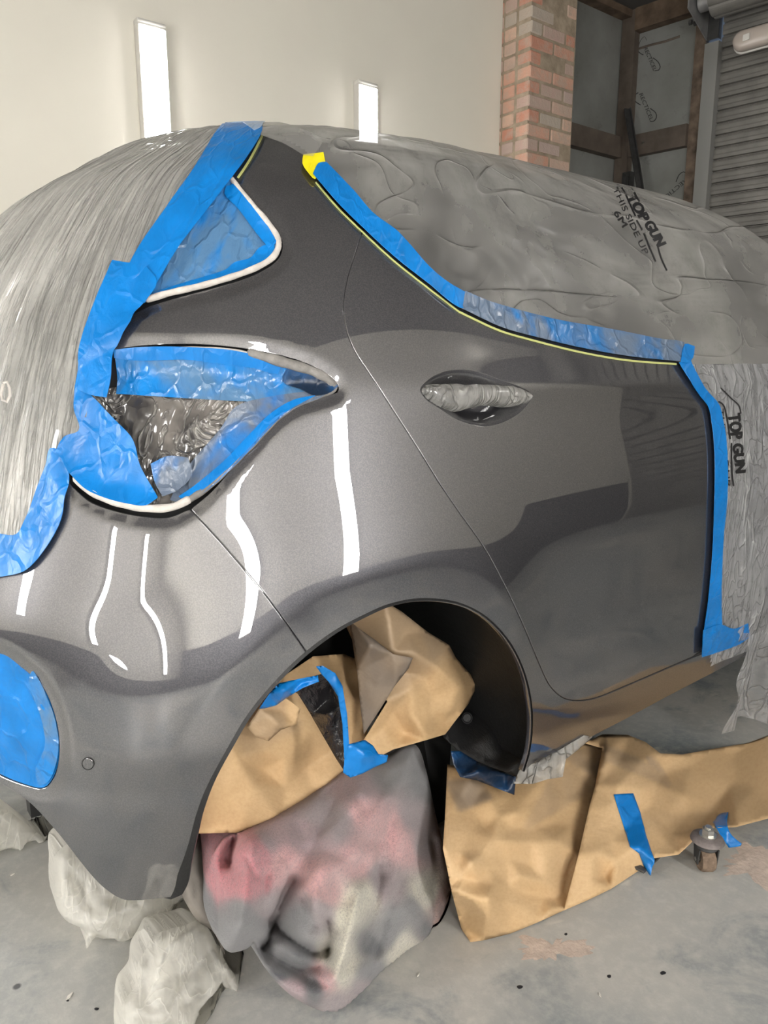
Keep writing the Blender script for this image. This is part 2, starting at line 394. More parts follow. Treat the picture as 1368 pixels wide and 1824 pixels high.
def crumple(P, s, seed=0.0):
    """faceted creases: distance to the nearest of scattered points"""
    out = np.empty(len(P))
    for k, p in enumerate(P):
        q = Vector((float(p[0]) * s + seed, float(p[1]) * s - seed, float(p[2]) * s + seed * 0.5)); w = noise.noise_vector(q * 0.7) * 0.35
        d, _ = noise.voronoi(q + w, distance_metric='DISTANCE', exponent=2.5)
        out[k] = d[1] - d[0]
    return out

# ================================================================== SETTING
YW = 3.4                                    # white wall plane
XP0, XP1, YP = 3.53, 3.94, 3.18             # brick pillar
CX, CY = 5.0, 3.6                           # far corner of the insulated bay
TV = np.array([0.117, -0.993, 0.0]); NV_ = np.array([-0.993, -0.117, 0.0])   # direction along / normal of the shutter wall
C0 = np.array([CX, CY, 0.0])
def onW(px, py, off=0.0): return onplane(px, py, C0 + NV_ * off, NV_)
def Wp(t, z, off=0.0): return C0 + TV * t + NV_ * off + np.array([0, 0, z])
HC = float(onW(1085, 40)[2])
def tW(px): return float(np.dot(onW(px, 200) - C0, TV))
def zW(px, py): return float(onW(px, py)[2])
def struct(o): o['kind'] = 'structure'; return o
struct(MB().box((2.0, 0.9, -0.05), (9.0, 6.2, 0.1)).build('floor', M['floor']))
struct(MB().box((2.0, 0.9, HC + 0.05), (9.0, 6.2, 0.1)).build('ceiling', M['ceiling']))
struct(MB().box(((XP0 - 2.2) / 2, YW + 0.06, HC / 2), (XP0 + 2.2, 0.12, HC)).build('wall_back', M['wall']))
struct(MB().box((-2.26, 0.75, HC / 2), (0.12, 5.5, HC)).build('wall_left', M['wall']))
struct(MB().box((1.9, -2.06, HC / 2), (8.4, 0.12, HC)).build('wall_near', M['wall']))
struct(MB().box((1.7, -1.994, 0.45), (7.8, 0.012, 0.90)).build('trim_1', M['dado'])); struct(MB().box((-2.194, 0.7, 0.16), (0.012, 5.3, 0.32)).build('trim_2', M['dado']))  # unseen dark bands added so the car paint mirrors a dark lower edge
struct(MB().box(((XP1 + CX) / 2 + 0.02, CY + 0.05, HC / 2), (CX - XP1 + 0.3, 0.1, HC)).build('wall_bay_side', M['board']))
# shutter wall: insulated part, then the door opening closed by the shutter; a gap to the sky at the top of the guide
tr0, tr1 = tW(1252), tW(1276)
def wslab(t0, t1, z0, z1, o0, o1, mb=None):
    mb = mb or MB()
    a = [Wp(t0, z0, o0), Wp(t1, z0, o0), Wp(t1, z0, o1), Wp(t0, z0, o1)]
    return mb.prism(a, (0, 0, z1 - z0))
struct(wslab(-0.1, tr0 - 0.078, 0, HC, -0.08, 0.0).build('wall_right', M['board']))
struct(wslab(tr1 + 0.12, 5.66, zW(1300, 2), HC + 0.1, -0.10, -0.02).build('wall_right', M['steel_dark']))
# board joints and steel frame of the bay
def joint(name, pts, r, mat=M['beam']):
    return link(name, tube_mesh(name, pts, r, 6), mat)
tag(joint('board_joint', [onW(x, y, 0.0) for x, y in ((1092, 98), (1125, 91), (1160, 80), (1185, 74), (1211, 65))], 0.008), 'dark ragged joint line across the upper foil-faced boards', 'joint')
zb0, zb1 = zW(1086, 285), zW(1086, 262)
st = empty('steel_framework', (CX, CY, 0))
tag(st, 'dusty brown steel corner post with horizontal rails in the insulated bay', 'frame')
wslab(0.0, 0.10, 0, HC, 0.0, 0.07).build('corner_post', M['beam'], st)
wslab(0.10, tr0 - 0.078, zb0 - 0.02, zb1 + 0.03, 0.0, 0.06).build('rail', M['beam'], st)
MB().box(((XP1 + CX) / 2, CY - 0.03, (zb0 + zb1) / 2 + 0.005), (CX - XP1, 0.06, zb1 - zb0 + 0.05)).build('rail', M['beam'], st)
wslab(0.10, tr0 - 0.078, HC - 0.14, HC, 0.0, 0.08).build('rail', M['timber'], st)
MB().box(((XP1 + CX) / 2, CY - 0.04, HC - 0.02), (CX - XP1, 0.08, 0.05)).build('rail', M['timber'], st)
for bx_, by_ in ((1146, 254), (1089, 267)):
    p = onW(bx_, by_, 0.066); MB().cyl(p, p + NV_ * 0.006, 0.008, seg=10).build('screw_head', M['zinc'], st)
# leaning bar, low box behind it
a = onW(1118, 195, 0.14); b = onW(1142, 345, 0.22); b2 = b + (b - a) * (b[2] / (a[2] - b[2]))
lb = MB(); d_ = Vector((b2 - a).tolist()); q = d_.to_track_quat('Z', 'Y').to_matrix()
lb.box(((a + b2) / 2 - NV_ * 0.008), (0.008, 0.055, d_.length), q); lb.box((a + b2) / 2 + TV * 0.0 + NV_ * 0.012, (0.045, 0.010, d_.length), q)
tag(lb.build('steel_angle_bar', M['steel_dark']), 'long dark steel angle bar leaning against the insulated wall', 'bar')
p = onW(1118, 328, 0.05); tag(MB().box(p, (0.05, 0.07, 0.16), None, 0.004).box(p + NV_ * 0.035, (0.01, 0.045, 0.09)).build('junction_box', M['steel_dark']), 'small dark box on the bay wall behind the leaning bar', 'box')
# guide rail, rusty edge strip, shutter
zg = zW(1270, 80)
tag(wslab(tr0, tr1, 0, zg, -0.03, 0.05).build('shutter_guide_rail', M['grey_rail']), 'pale grey upright guide rail at the left edge of the roller shutter', 'rail')
wslab(tr1 - 0.012, tr1 + 0.012, zg - 0.005, zg + 0.11, -0.02, 0.035).build('shutter_guide_lip', M['grey_rail'])
bpy.data.objects.remove(bpy.data.objects['shutter_guide_lip'])
tag(wslab(tr0 - 0.077, tr0 - 0.004, 0, HC, -0.02, 0.03).build('rusty_door_post', M['rust']), 'rusty brown steel post beside the pale guide rail', 'post')
sh = empty('roller_shutter', tuple(Wp(2.5, 0, -0.01)))
tag(sh, 'grey corrugated roller shutter closing the doorway at the right', 'shutter')
pitch_ = 0.0755; V = []; Fs = []; ztop = zW(1300, 30) + 0.08; k = 0; z = 0.0; prof = []
while z < ztop:
    for dz, do in ((0.0, -0.020), (0.004, -0.020), (0.008, 0.0), (0.028, 0.002), (0.036, 0.0005), (0.058, 0.002), (0.068, 0.0)): prof.append((z + dz, do - 0.01))
    z += pitch_
t0_, t1_ = tr1 - 0.005, 5.66
for zz, oo in prof: V.append(Wp(t0_, zz, oo)); V.append(Wp(t1_, zz, oo))
for i in range(len(prof) - 1): Fs.append((2 * i, 2 * i + 1, 2 * i + 3, 2 * i + 2))
o = link('curtain', pymesh('curtain', V, Fs, False), M['shutter'], sh); o['kind'] = 'part'; del o['kind']
# barrel and bracket plate
zb = zW(1300, 22); tb = tW(1256)
bar = MB(); bar.cyl(Wp(tb + 0.0, zb + 0.03, 0.19), Wp(tb + 0.1, zb + 0.03, 0.19), 0.055, seg=28)
bar.build('barrel_shaft', M['steel'], sh, True)
V = []; Fs = []; NR = 64
rad = [0.115 + 0.010 * abs(math.sin(k * math.pi / 8)) ** 0.5 for k in range(NR)]
for t in (tb + 0.09, 5.5):
    for k in range(NR):
        q = 2 * math.pi * k / NR; V.append(Wp(t, zb + 0.04 + rad[k] * math.cos(q), 0.19 + rad[k] * math.sin(q)))
for k in range(NR): Fs.append((k, (k + 1) % NR, NR + (k + 1) % NR, NR + k))
Fs.append(tuple(range(NR))[::-1]); Fs.append(tuple(range(NR, 2 * NR)))
link('barrel', pymesh('barrel', V, Fs, False), M['shutter'], sh)
pl = empty('shutter_bracket', tuple(Wp(tb - 0.02, zb, 0.1)))
tag(pl, 'pale galvanised end plate carrying the shutter barrel, with bolts', 'bracket')
zp0 = zW(1215, 72)
m_ = MB(); m_.prism([Wp(tb - 0.02, zp0 - 0.06, 0.02), Wp(tb - 0.02, zp0 + 0.05, 0.33), Wp(tb - 0.02, HC, 0.33), Wp(tb - 0.02, HC, 0.02)], TV * 0.008); m_.build('end_plate', M['steel'], pl)
m_ = MB(); m_.prism([Wp(tb - 0.02, zp0 - 0.06, -0.02), Wp(tb + 0.06, zp0 - 0.06, -0.02), Wp(tb + 0.06, zp0 - 0.06, 0.03), Wp(tb - 0.02, zp0 - 0.06, 0.03)], (0, 0, HC - zp0 + 0.06)); m_.build('back_angle', M['steel_dark'], pl)
for dz, do in ((0.09, 0.20), (-0.07, 0.17), (-0.085, 0.24)):
    p = Wp(tb - 0.025, zb + dz, do); MB().cyl(p, p - TV * 0.018, 0.016, seg=6).build('bolt', M['steel_dark'], pl)
MB().cyl(Wp(tb - 0.05, zb + 0.03, 0.19), Wp(tb - 0.018, zb + 0.03, 0.19), 0.05, seg=24).build('bearing', M['steel_dark'], pl, True)
# bulkhead light on the shutter side
pc = onW(1368, 62, 0.42); lt = empty('bulkhead_light', tuple(pc))
tag(lt, 'unlit oval bulkhead light with frosted cover hanging before the shutter', 'light')
def capsule(name, c, L, Wd, H, mat, par, seg=28):
    V = []; Fs = []; prof = [(1.0, 0.0), (1.0, 0.4), (0.9, 0.75), (0.65, 0.95), (0.0, 1.0)]
    ring = []
    for k in range(seg):
        q = 2 * math.pi * k / seg; ring.append((math.copysign(max(0, L - Wd), math.cos(q)) + Wd * math.cos(q), Wd * math.sin(q)))
    for s_, h in prof[:-1]:
        for (a_, b_) in ring: V.append(c + TV * a_ * (1 if s_ == 1 else (s_ * Wd + (L - Wd)) / L) + np.array([0, 0, b_ * s_]) + NV_ * H * h)
    V.append(c + NV_ * H)
    for r in range(len(prof) - 2):
        for k in range(seg): Fs.append((r * seg + k, r * seg + (k + 1) % seg, (r + 1) * seg + (k + 1) % seg, (r + 1) * seg + k))
    top = len(V) - 1; r = len(prof) - 2
    for k in range(seg): Fs.append((r * seg + k, r * seg + (k + 1) % seg, top))
    Fs.append(tuple(range(seg))[::-1])
    return link(name, pymesh(name, V, Fs), mat, par)
capsule('base', pc - NV_ * 0.02, 0.20, 0.062, 0.02, M['white_plastic'], lt); capsule('lamp_cover', pc, 0.19, 0.056, 0.055, M['lens'], lt)
MB().box(pc + NV_ * 0.056 - TV * 0.10, (0.012, 0.04, 0.035), None, 0.003).build('clip', M['white_plastic'], lt)
MB().cyl(pc - NV_ * 0.02, pc - NV_ * 0.02 + np.array([0, 0, HC - pc[2]]), 0.009, seg=10).build('hanger', M['steel_dark'], lt)

# brick pillar: every brick is geometry with its own tint, on a mortar core
br = empty('brick_pillar', (XP0, YP, 0)); tag(br, 'old red brick pillar with crumbling mortar beside the white wall', 'pillar'); br['kind'] = 'structure'; del br['category']
MB().box(((XP0 + XP1) / 2, (YP + YW + 0.25) / 2, HC / 2), (XP1 - XP0 - 0.016, YW + 0.25 - YP - 0.016, HC)).build('mortar_core', M['mortar'], br)
me = bpy.data.meshes.new('brickwork'); bm = bmesh.new(); lay = bm.loops.layers.float_color.new('tint')
TINTS = [S((204, 158, 138)), S((210, 166, 146)), S((200, 146, 126)), S((204, 176, 160)), S((192, 166, 156)), S((214, 182, 162)), S((186, 176, 164)), S((190, 170, 162))]
def brick(c, s):
    n0 = len(bm.verts); r = bmesh.ops.create_cube(bm, size=1.0); vs = r['verts']
    bmesh.ops.transform(bm, matrix=Matrix.Translation(c) @ Matrix.Rotation(random.uniform(-0.012, 0.012), 4, 'Z') @ Matrix.Diagonal((s[0], s[1], s[2], 1)), verts=vs)
    es = list({e for v in vs for e in v.link_edges}); fb = bmesh.ops.bevel(bm, geom=es, offset=0.006, segments=1, affect='EDGES')
    t = random.choice(TINTS)
    for f in {f for v in fb['verts'] for f in v.link_faces} | set(fb['faces']):
        for l in f.loops: l[lay] = t
H_ = 0.0765; k = 0; z = 0.036
while z < HC - 0.03:
    if z > 0.6:
        x = XP0; nx = (3, 2)[k % 2]; ws = ([0.105, 0.20, 0.095] if k % 2 == 0 else [0.205, 0.195])
        for w_ in ws:
            if random.random() > 0.27 or x == XP0: brick((x + w_ / 2, YP + 0.05 + random.uniform(0, 0.006), z), (w_ - 0.012, 0.10, H_ - 0.013))
            x += w_ + 0.002
        y = YP + 0.11
        for w_ in (0.10, 0.21):
            if y < YW: brick((XP0 + 0.05, y + w_ / 2, z), (0.10, w_ - 0.012, H_ - 0.013))
            y += w_
    z += H_; k += 1
bm.to_mesh(me); bm.free(); link('brickwork', me, M['brick'], br)

# LED battens
def batten(pos, nrm, L, label, Wd=0.125, H=0.055, depth=0.0, rotx=None):
    pos = Vector([float(v) for v in pos]); n = Vector(nrm).normalized(); q = Matrix((Vector((0, 0, 1)).cross(n), Vector((0, 0, 1)), n)).transposed() if abs(n.z) < 0.5 else Matrix(((1, 0, 0), (0, -1, 0), (0, 0, -1)))
    r = empty('led_batten', tuple(pos)); tag(r, label, 'lamp', 'wall battens')
    def part(name, cx, cz, sx, sl, sz, mat, bev):
        mb = MB(); mb.box(pos + q @ Vector((cx, 0, cz)), (sx, sl, sz), q, bev); return mb.build(name, mat, r, True)
    H_ = H
    part('housing', 0, H * 0.46, Wd, L, H * 0.92, M['white_plastic'], 0.008); part('diffuser', 0, H * 0.90, Wd * 0.90, L * 0.98, H * 0.16, M['led'], 0.003)
    for s_ in (-1, 1): part('end_cap', 0, H * 0.5, Wd, 0.022, H, M['white_plastic'], 0.006)if False else None
    for s_ in (-1, 1):
        mb = MB(); mb.box(pos + q @ Vector((0, s_ * (L / 2 + 0.004), H * 0.45)), (Wd, 0.02, H * 0.9), q, 0.006); mb.build('end_cap', M['white_plastic'], r, True)
    return r
p1_ = atY(263, 50, YW); p2_ = atY(646, 155, YW); BL = 1.25
batten((p1_[0], YW, p1_[2] - BL / 2), (0, -1, 0), BL, 'bright upright LED batten on the white wall, the left and nearer one')
batten((p2_[0], YW, p2_[2] - BL / 2), (0, -1, 0), BL, 'bright upright LED batten on the white wall, the right one farther off')

# ================================================================== CAR BODY SURFACE
YC = 1.815
ROWS = np.array([(.12,.838,.180,3.9,2.9),(.19,.856,.155,3.92,2.9),(.26,.872,.135,3.95,2.9),(.34,.889,.112,4.02,2.9),(.43,.901,.096,4.06,2.9),(.52,.903,.090,4.08,3.0),(.60,.899,.090,4.08,3.0),
(.75,.880,.108,4.08,3.0),(.88,.861,.140,4.03,3.0),(1.00,.841,.175,3.88,3.0),(1.055,.831,.194,3.60,3.0),(1.075,.826,.200,3.45,3.0),
(1.12,.812,.218,3.15,3.0),(1.20,.786,.256,2.95,3.0),(1.30,.752,.325,2.75,3.0),(1.40,.710,.425,2.55,3.0),
(1.48,.660,.53,2.38,2.9),(1.535,.59,.60,2.22,2.7),(1.570,.48,.68,2.05,2.5),(1.590,.32,.78,1.90,2.3),(1.598,.16,.88,1.75,2.2),(1.600,.002,1.0,1.55,2.1)])
vk = np.concatenate([[0], np.cumsum(np.hypot(np.diff(ROWS[:, 0]), np.diff(ROWS[:, 1])))])
def pchip(xk, yk, x):
    h = np.diff(xk); d = np.diff(yk) / h; m = np.zeros_like(yk)
    for i in range(1, len(yk) - 1):
        if d[i-1] * d[i] > 0:
            w1 = 2*h[i]+h[i-1]; w2 = h[i]+2*h[i-1]; m[i] = (w1+w2)/(w1/d[i-1]+w2/d[i])
    m[0] = d[0]; m[-1] = d[-1]
    i = np.clip(np.searchsorted(xk, x) - 1, 0, len(h) - 1); t = (x - xk[i]) / h[i]
    return (1+2*t)*(1-t)**2*yk[i] + t*(1-t)**2*h[i]*m[i] + t*t*(3-2*t)*yk[i+1] + t*t*(t-1)*h[i]*m[i+1]
NVR = 260; NA, NB, NC = 240, 90, 50; NH = NA + NB + NC
vv = np.linspace(0, vk[-1], NVR); LZ, LW, LR, LF, LN = [pchip(vk, ROWS[:, k], vv) for k in range(5)]
HALF = np.zeros((NVR, NH + 1, 3))
for k in range(NVR):
    xr = 1.25; a = xr - LR[k]; n = LN[k]; w = LW[k]
    ph = np.linspace(0, math.pi / 2, 1500); x = xr - a * np.cos(ph) ** (2 / n); y = w * np.sin(ph) ** (2 / n)
    s = np.concatenate([[0], np.cumsum(np.hypot(np.diff(x), np.diff(y)))]); q = np.linspace(0, s[-1], NA + 1)
    xa, ya = np.interp(q, s, x), np.interp(q, s, y)
    xf = max(min(2.2, LF[k] - .3), xr + 0.001); b = LF[k] - xf
    xb = np.linspace(xr, xf, NB + 1)[1:]; yb = np.full(NB, w)
    ph = np.linspace(math.pi / 2, 0, 800); x = xf + b * np.cos(ph) ** (2 / 2.5); y = w * np.sin(ph) ** (2 / 2.5)
    s = np.concatenate([[0], np.cumsum(np.hypot(np.diff(x), np.diff(y)))]); q = np.linspace(0, s[-1], NC + 1)[1:]
    xc, yc_ = np.interp(q, s, x), np.interp(q, s, y)
    X = np.concatenate([xa, xb, xc]); Y = np.concatenate([ya, yb, yc_]) * (1 - .018 * ((X - 1.7) / 1.8) ** 2)
    HALF[k, :, 0] = X; HALF[k, :, 1] = -Y; HALF[k, :, 2] = LZ[k]
G = np.concatenate([(HALF[:, ::-1] * np.array([1, -1, 1]))[:, :-1], HALF], 1); G[..., 1] += YC
NU = G.shape[1]; I0 = NH       # column of the rear centre; right side of the car is i > I0
def normals(G):
    du = np.gradient(G, axis=1); dv = np.gradient(G, axis=0); N = np.cross(du, dv)
    c = np.array([1.8, YC, 0.9]); s = np.sign((N * (G - c)).sum(-1, keepdims=True)); s[s == 0] = 1; N = N * s
    N[-1] = (0, 0, 1); N /= np.maximum(np.linalg.norm(N, axis=-1, keepdims=True), 1e-9); return N
QF = [(j * NU + i, j * NU + i + 1, (j + 1) * NU + i + 1, (j + 1) * NU + i) for j in range(NVR - 1) for i in range(NU - 1)]
def mkbvh(G): return BVHTree.FromPolygons([tuple(p) for p in G.reshape(-1, 3).tolist()], QF)
def tochart(G, idx, p):
    j, i = divmod(idx, NU - 1); a, b, c, d = G[j, i], G[j, i + 1], G[j + 1, i + 1], G[j + 1, i]
    u = v = 0.5
    for _ in range(4):
        P = a*(1-u)*(1-v)+b*u*(1-v)+c*u*v+d*(1-u)*v; Pu = (b-a)*(1-v)+(c-d)*v; Pv = (d-a)*(1-u)+(c-b)*u
        A = np.array([[Pu@Pu, Pu@Pv], [Pu@Pv, Pv@Pv]]) + np.eye(2) * 1e-12; r = p - P; s = np.linalg.solve(A, [Pu@r, Pv@r]); u += s[0]; v += s[1]
    return i + min(max(u, 0), 1), j + min(max(v, 0), 1)
def hit(bvh, px, py):
    d = Vector(ray(px, py).tolist()).normalized(); r = bvh.ray_cast(Vector(CAM.tolist()), d)
    return r
def project_path(G, bvh, pts):
    out = []; last = None
    for p in pts:
        if len(p) == 3: r = bvh.find_nearest(Vector([float(v) for v in p]))
        else:
            r = hit(bvh, p[0], p[1])
            if r[0] is None:      # off the silhouette: nearest body point to the sight line
                d = ray(*p); dd = np.linalg.norm(d); d = d / dd; best = None
                for s in np.linspace(0.8, 3.2, 60):
                    q = bvh.find_nearest(Vector((CAM + d * s).tolist()))
                    if best is None or q[3] < best[3]: best = q
                r = best
        out.append(tochart(G, r[2], np.array(r[0])))
    return np.array(out)
BV0 = mkbvh(G)
def P3(pts, closed=False, step=10):
    ch = project_path(G, BV0, catmull(pts, step, closed)); return ev(G, ch)
def ev(A, ch):
    i = np.clip(ch[:, 0], 0, NU - 1.001); j = np.clip(ch[:, 1], 0, NVR - 1.001); i0 = i.astype(int); j0 = j.astype(int); u = (i - i0)[:, None]; v = (j - j0)[:, None]
    return A[j0, i0]*(1-u)*(1-v) + A[j0, i0+1]*u*(1-v) + A[j0+1, i0+1]*u*v + A[j0+1, i0]*(1-u)*v

# ---- traced lines, in photograph pixels
ARCH = [(325,1591,1),(334,1572),(341,1535),(352,1485),(362,1443),(382,1390),(414,1330),(450,1270),(500,1210),(547,1165),(600,1126),(650,1099),(694,1080),(748,1070),(811,1076),(861,1099),(902,1140),(929,1190),(943,1244),(946,1294),(941,1339),(931,1374,1)]
FLARE = [(226,1604),(250,1530),(266,1450),(286,1395),(310,1340),(338,1280),(380,1225),(425,1178),(475,1127),(510,1095),(552,1060),(625,1032),(690,1012),(770,998),(840,1012),(890,1060),(930,1130),(955,1210)]
SEAM = [(340,908),(400,973),(472,1059),(510,1110),(547,1163)]
LAMP = [(210,622),(260,616),(350,614),(430,621),(500,634),(550,650),(588,671),(603,688,1),(600,700),(570,711),(530,723),(490,750),(450,794),(410,836),(370,878),(338,906),(300,921),(260,920),(210,911),(160,893),(128,862),(117,800),(135,720),(152,660)]
QWIN = [(420,320),(440,348),(470,380),(492,405),(504,432),(500,456),(480,476),(440,496),(380,514),(320,530),(265,547),(232,560),(250,500),(320,410),(385,330)]
FOG = [(-60,1172),(0,1163),(40,1189),(75,1221),(94,1260),(105,1305),(106,1350),(98,1384),(80,1406),(50,1402),(0,1383),(-60,1345),(-88,1260)]
ALMOND = [(748,694),(756,682),(773,669),(797,660),(826,658),(855,663),(891,676),(925,688),(943,697),(949,705),(944,716),(929,733),(910,746),(887,756),(862,760),(838,756),(811,746),(783,728),(758,711)]

# ---- pressed features of the sheet metal
N0 = normals(G); D = np.zeros((NVR, NU))
right = np.zeros((NVR, NU), bool); right[:, I0:I0 + NA + NB] = True
flare3 = P3(FLARE); arch3 = P3([q[:2] for q in ARCH])
near = right & (G[..., 2] < 1.12) & (G[..., 0] < 1.6)
Pn = G[near]; dF = distpoly(Pn, flare3, False)
archpoly = np.stack([np.append(flare3[:, 0], flare3[:, 0].mean()), np.append(flare3[:, 2], -0.4)], 1)
cpoly = np.concatenate([flare3[:, [0, 2]], [[flare3[-1, 0], -0.5], [flare3[0, 0], -0.5]]])
inside = inpoly(Pn[:, [0, 2]], cpoly)
dA = distpoly(Pn, arch3, False); wd = dF + dA + 1e-6
fade = sm((1.25 - Pn[:, 0]) / 0.25) * 0.75 + 0.25 * sm((1.2 - Pn[:, 0]) / 0.5)
Bf = 0.011 * fade
D[near] += np.where(inside, Bf * np.maximum(1 - dF / 0.09, -0.6), Bf * sm(1 - dF / 0.17))
bc = P3([(-60,1098),(0,1102),(60,1107),(150,1116),(230,1122),(290,1140)]); near2 = right & (G[..., 2] < 1.0) & (G[..., 0] < 0.6)
Pn = G[near2]; dB = distpoly(Pn, bc, False); ab = sm((0.36 - Pn[:, 0]) / 0.12)
D[near2] += ab * (0.006 * sm(1 - dB / 0.09))
# lower scallop of the door
Xg, Zg = G[..., 0], G[..., 2]
sc = sm((Xg - 1.02) / 0.3) * sm((2.2 - Xg) / 0.4)
D += np.where(right, -0.012 * sc * np.exp(-((Zg - (0.62 + 0.10 * (Xg - 1.2))) / 0.10) ** 2), 0)
D += np.where(right, -0.034 * sm((0.80 - Zg) / 0.35) * sm((Xg - 0.85) / 0.35), 0)
# shoulder: a fold line rising to the rear, the sheet leans in above it
zc = 1.062 + 0.012 * (1.2 - Xg)
D += np.where(right & (Xg > 0.5), 0.006 * np.exp(-np.abs(Zg - zc) / 0.03) * sm((Xg - 0.75) / 0.35), 0)
# soft rolled-in rims round the lamp and window openings
G1 = G + N0 * D[..., None]
def rim(poly, depth, width, G1, BV):
    c = project_path(G1, BV, catmull(poly, 8, True)); p3 = ev(G1, c); inn = np.zeros((NVR, NU), bool); lo = np.floor(c.min(0)).astype(int) - 12; hi = np.ceil(c.max(0)).astype(int) + 12
    jj, ii = np.mgrid[max(lo[1], 0):min(hi[1], NVR), max(lo[0], 0):min(hi[0], NU)]
    ch = np.stack([ii.ravel(), jj.ravel()], 1).astype(float); Pp = G1[jj.ravel(), ii.ravel()]; dd = distpoly(Pp, p3); ip = inpoly(ch, c)
    return jj.ravel(), ii.ravel(), np.where(ip, -depth, -depth * sm(1 - dd / width) ), dd, ip
BV1 = mkbvh(G1); N1 = normals(G1); D2 = np.zeros((NVR, NU))
for poly, dep, wid in ((LAMP, 0.006, 0.018), (QWIN, 0.006, 0.018), (FOG, 0.006, 0.02)):
    jj, ii, val, dd, ip = rim(poly, dep, wid, G1, BV1); D2[jj, ii] += val
G = G1 + N1 * D2[..., None]; NG = normals(G); BV = mkbvh(G)
MET = np.array([0.0095, vk[-1] / (NVR - 1)])
def chart(pts, step=6, closed=True): return project_path(G, BV, catmull(pts, step, closed))
def chartmix(segs, step=6):
    """segs: list of ('px', pts) runs and ('p', [3-D points]) runs -> closed chart loop"""
    out = []
    for kind, pts in segs: out.append(project_path(G, BV, catmull(pts, step) if kind == 'px' else pts))
    return np.concatenate(out)
def resample(loop, dmin=0.5):
    keep = [loop[0]]
    for p in loop[1:]:
        if np.hypot(*(p - keep[-1])) > dmin: keep.append(p)
    if np.hypot(*(keep[-1] - keep[0])) < dmin: keep.pop()
    return np.array(keep)
def patch(name, loops, mat, off=0.0, step=1.3, lip=0.006, rnd=0.0015, disp=None, parent=None, two=False, attr=None, dome=None):
    """sheet lying on the body surface; loops are chart polygons; lip turns the edge inwards"""
    loops = [resample(l, 0.35) for l in loops]
    V2, T = cdt(loops, step)
    P = ev(G, V2); N = ev(NG, V2); N /= np.linalg.norm(N, axis=1, keepdims=True)
    h = np.full(len(P), off, float)
    if disp is not None or dome is not None:
        dd = np.full(len(P), 1e9)
        for l in loops: dd = np.minimum(dd, distpoly(P, ev(G, l)))
        if dome: h = h + dome[0] * np.sqrt(np.clip(1 - (1 - np.clip(dd / dome[1], 0, 1)) ** 2, 0, 1))
        if disp is not None: h = h + disp(P, dd, V2)
    P = P + N * h[:, None]
    # orient triangles outwards
    fn = np.cross(P[T[:, 1]] - P[T[:, 0]], P[T[:, 2]] - P[T[:, 0]]); flip = (fn * N[T[:, 0]]).sum(1) < 0; T[flip] = T[flip][:, ::-1]
    VN = N
    if disp is not None or dome is not None:
        VN = np.zeros_like(P); fn = np.cross(P[T[:, 1]] - P[T[:, 0]], P[T[:, 2]] - P[T[:, 0]])
        for k in range(3): np.add.at(VN, T[:, k], fn)
        VN /= np.maximum(np.linalg.norm(VN, axis=1, keepdims=True), 1e-12)
    # boundary
    E = {}
    for t in T:
        for k in range(3):
            a, b = int(t[k]), int(t[(k + 1) % 3])
            if (b, a) in E: del E[(b, a)]
            else: E[(a, b)] = 1
    bn = {}
    for (a, b) in E:
        o = np.cross(P[b] - P[a], N[a])
        for q in (a, b): bn[q] = bn.get(q, 0) + o / max(np.linalg.norm(o), 1e-9)
    Vs = list(P); Ns = list(VN); UV = list(V2 * MET); Fs = [tuple(t) for t in T]
    rings = []
    if lip > 0:
        for q, o in bn.items(): bn[q] = o / max(np.linalg.norm(o), 1e-9)
        spec = [(0.35, 0.05, 0.5), (0.8, 0.4, 1.2), (1.0, 1.0, 3)] if rnd > 0 else []
        prev = {q: q for q in bn}
        for (ox, dz, wn) in spec + [(1.0, lip / max(rnd, 1e-6), 0)]:
            r_ = rnd if rnd > 0 else 0.0; cur = {}
            for q in bn:
                dn = dz * r_ if wn else lip
                cur[q] = len(Vs); Vs.append(P[q] + bn[q] * ox * r_ - VN[q] * dn); UV.append(V2[q] * MET)
                nn = VN[q] + bn[q] * (wn if wn else 8); Ns.append(nn / np.linalg.norm(nn))
            for (a, b) in E: Fs.append((prev[b], prev[a], cur[a], cur[b]))
            prev = cur
    me = pymesh(name, Vs, Fs, True, UV)
    me.normals_split_custom_set_from_vertices([tuple(map(float, n)) for n in Ns])
    o = link(name, me, mat, parent)
    if attr: attr(o, np.array(Vs))
    return o
def strip(pts, w, step=6):
    """closed pixel outline of a band along pts; w a width in px or a list of (width) per point"""
    c = catmull(pts, step); t = np.gradient(c, axis=0); t /= np.linalg.norm(t, axis=1, keepdims=True); n = np.stack([-t[:, 1], t[:, 0]], 1) * w / 2
    return [tuple(p) for p in np.concatenate([c + n, (c - n)[::-1]])]

# ================================================================== THE CAR
car = empty('car', (0.8, YC, 0.0))
tag(car, 'dark grey metallic hatchback, rear quarter stripped and masked, rear wheel removed', 'car')
CP = bpy.data.objects
lampC, qwinC, fogC, almC = [chart(p, 6) for p in (LAMP, QWIN, FOG, ALMOND)]
archL = project_path(G, BV, catmull(ARCH, 5))
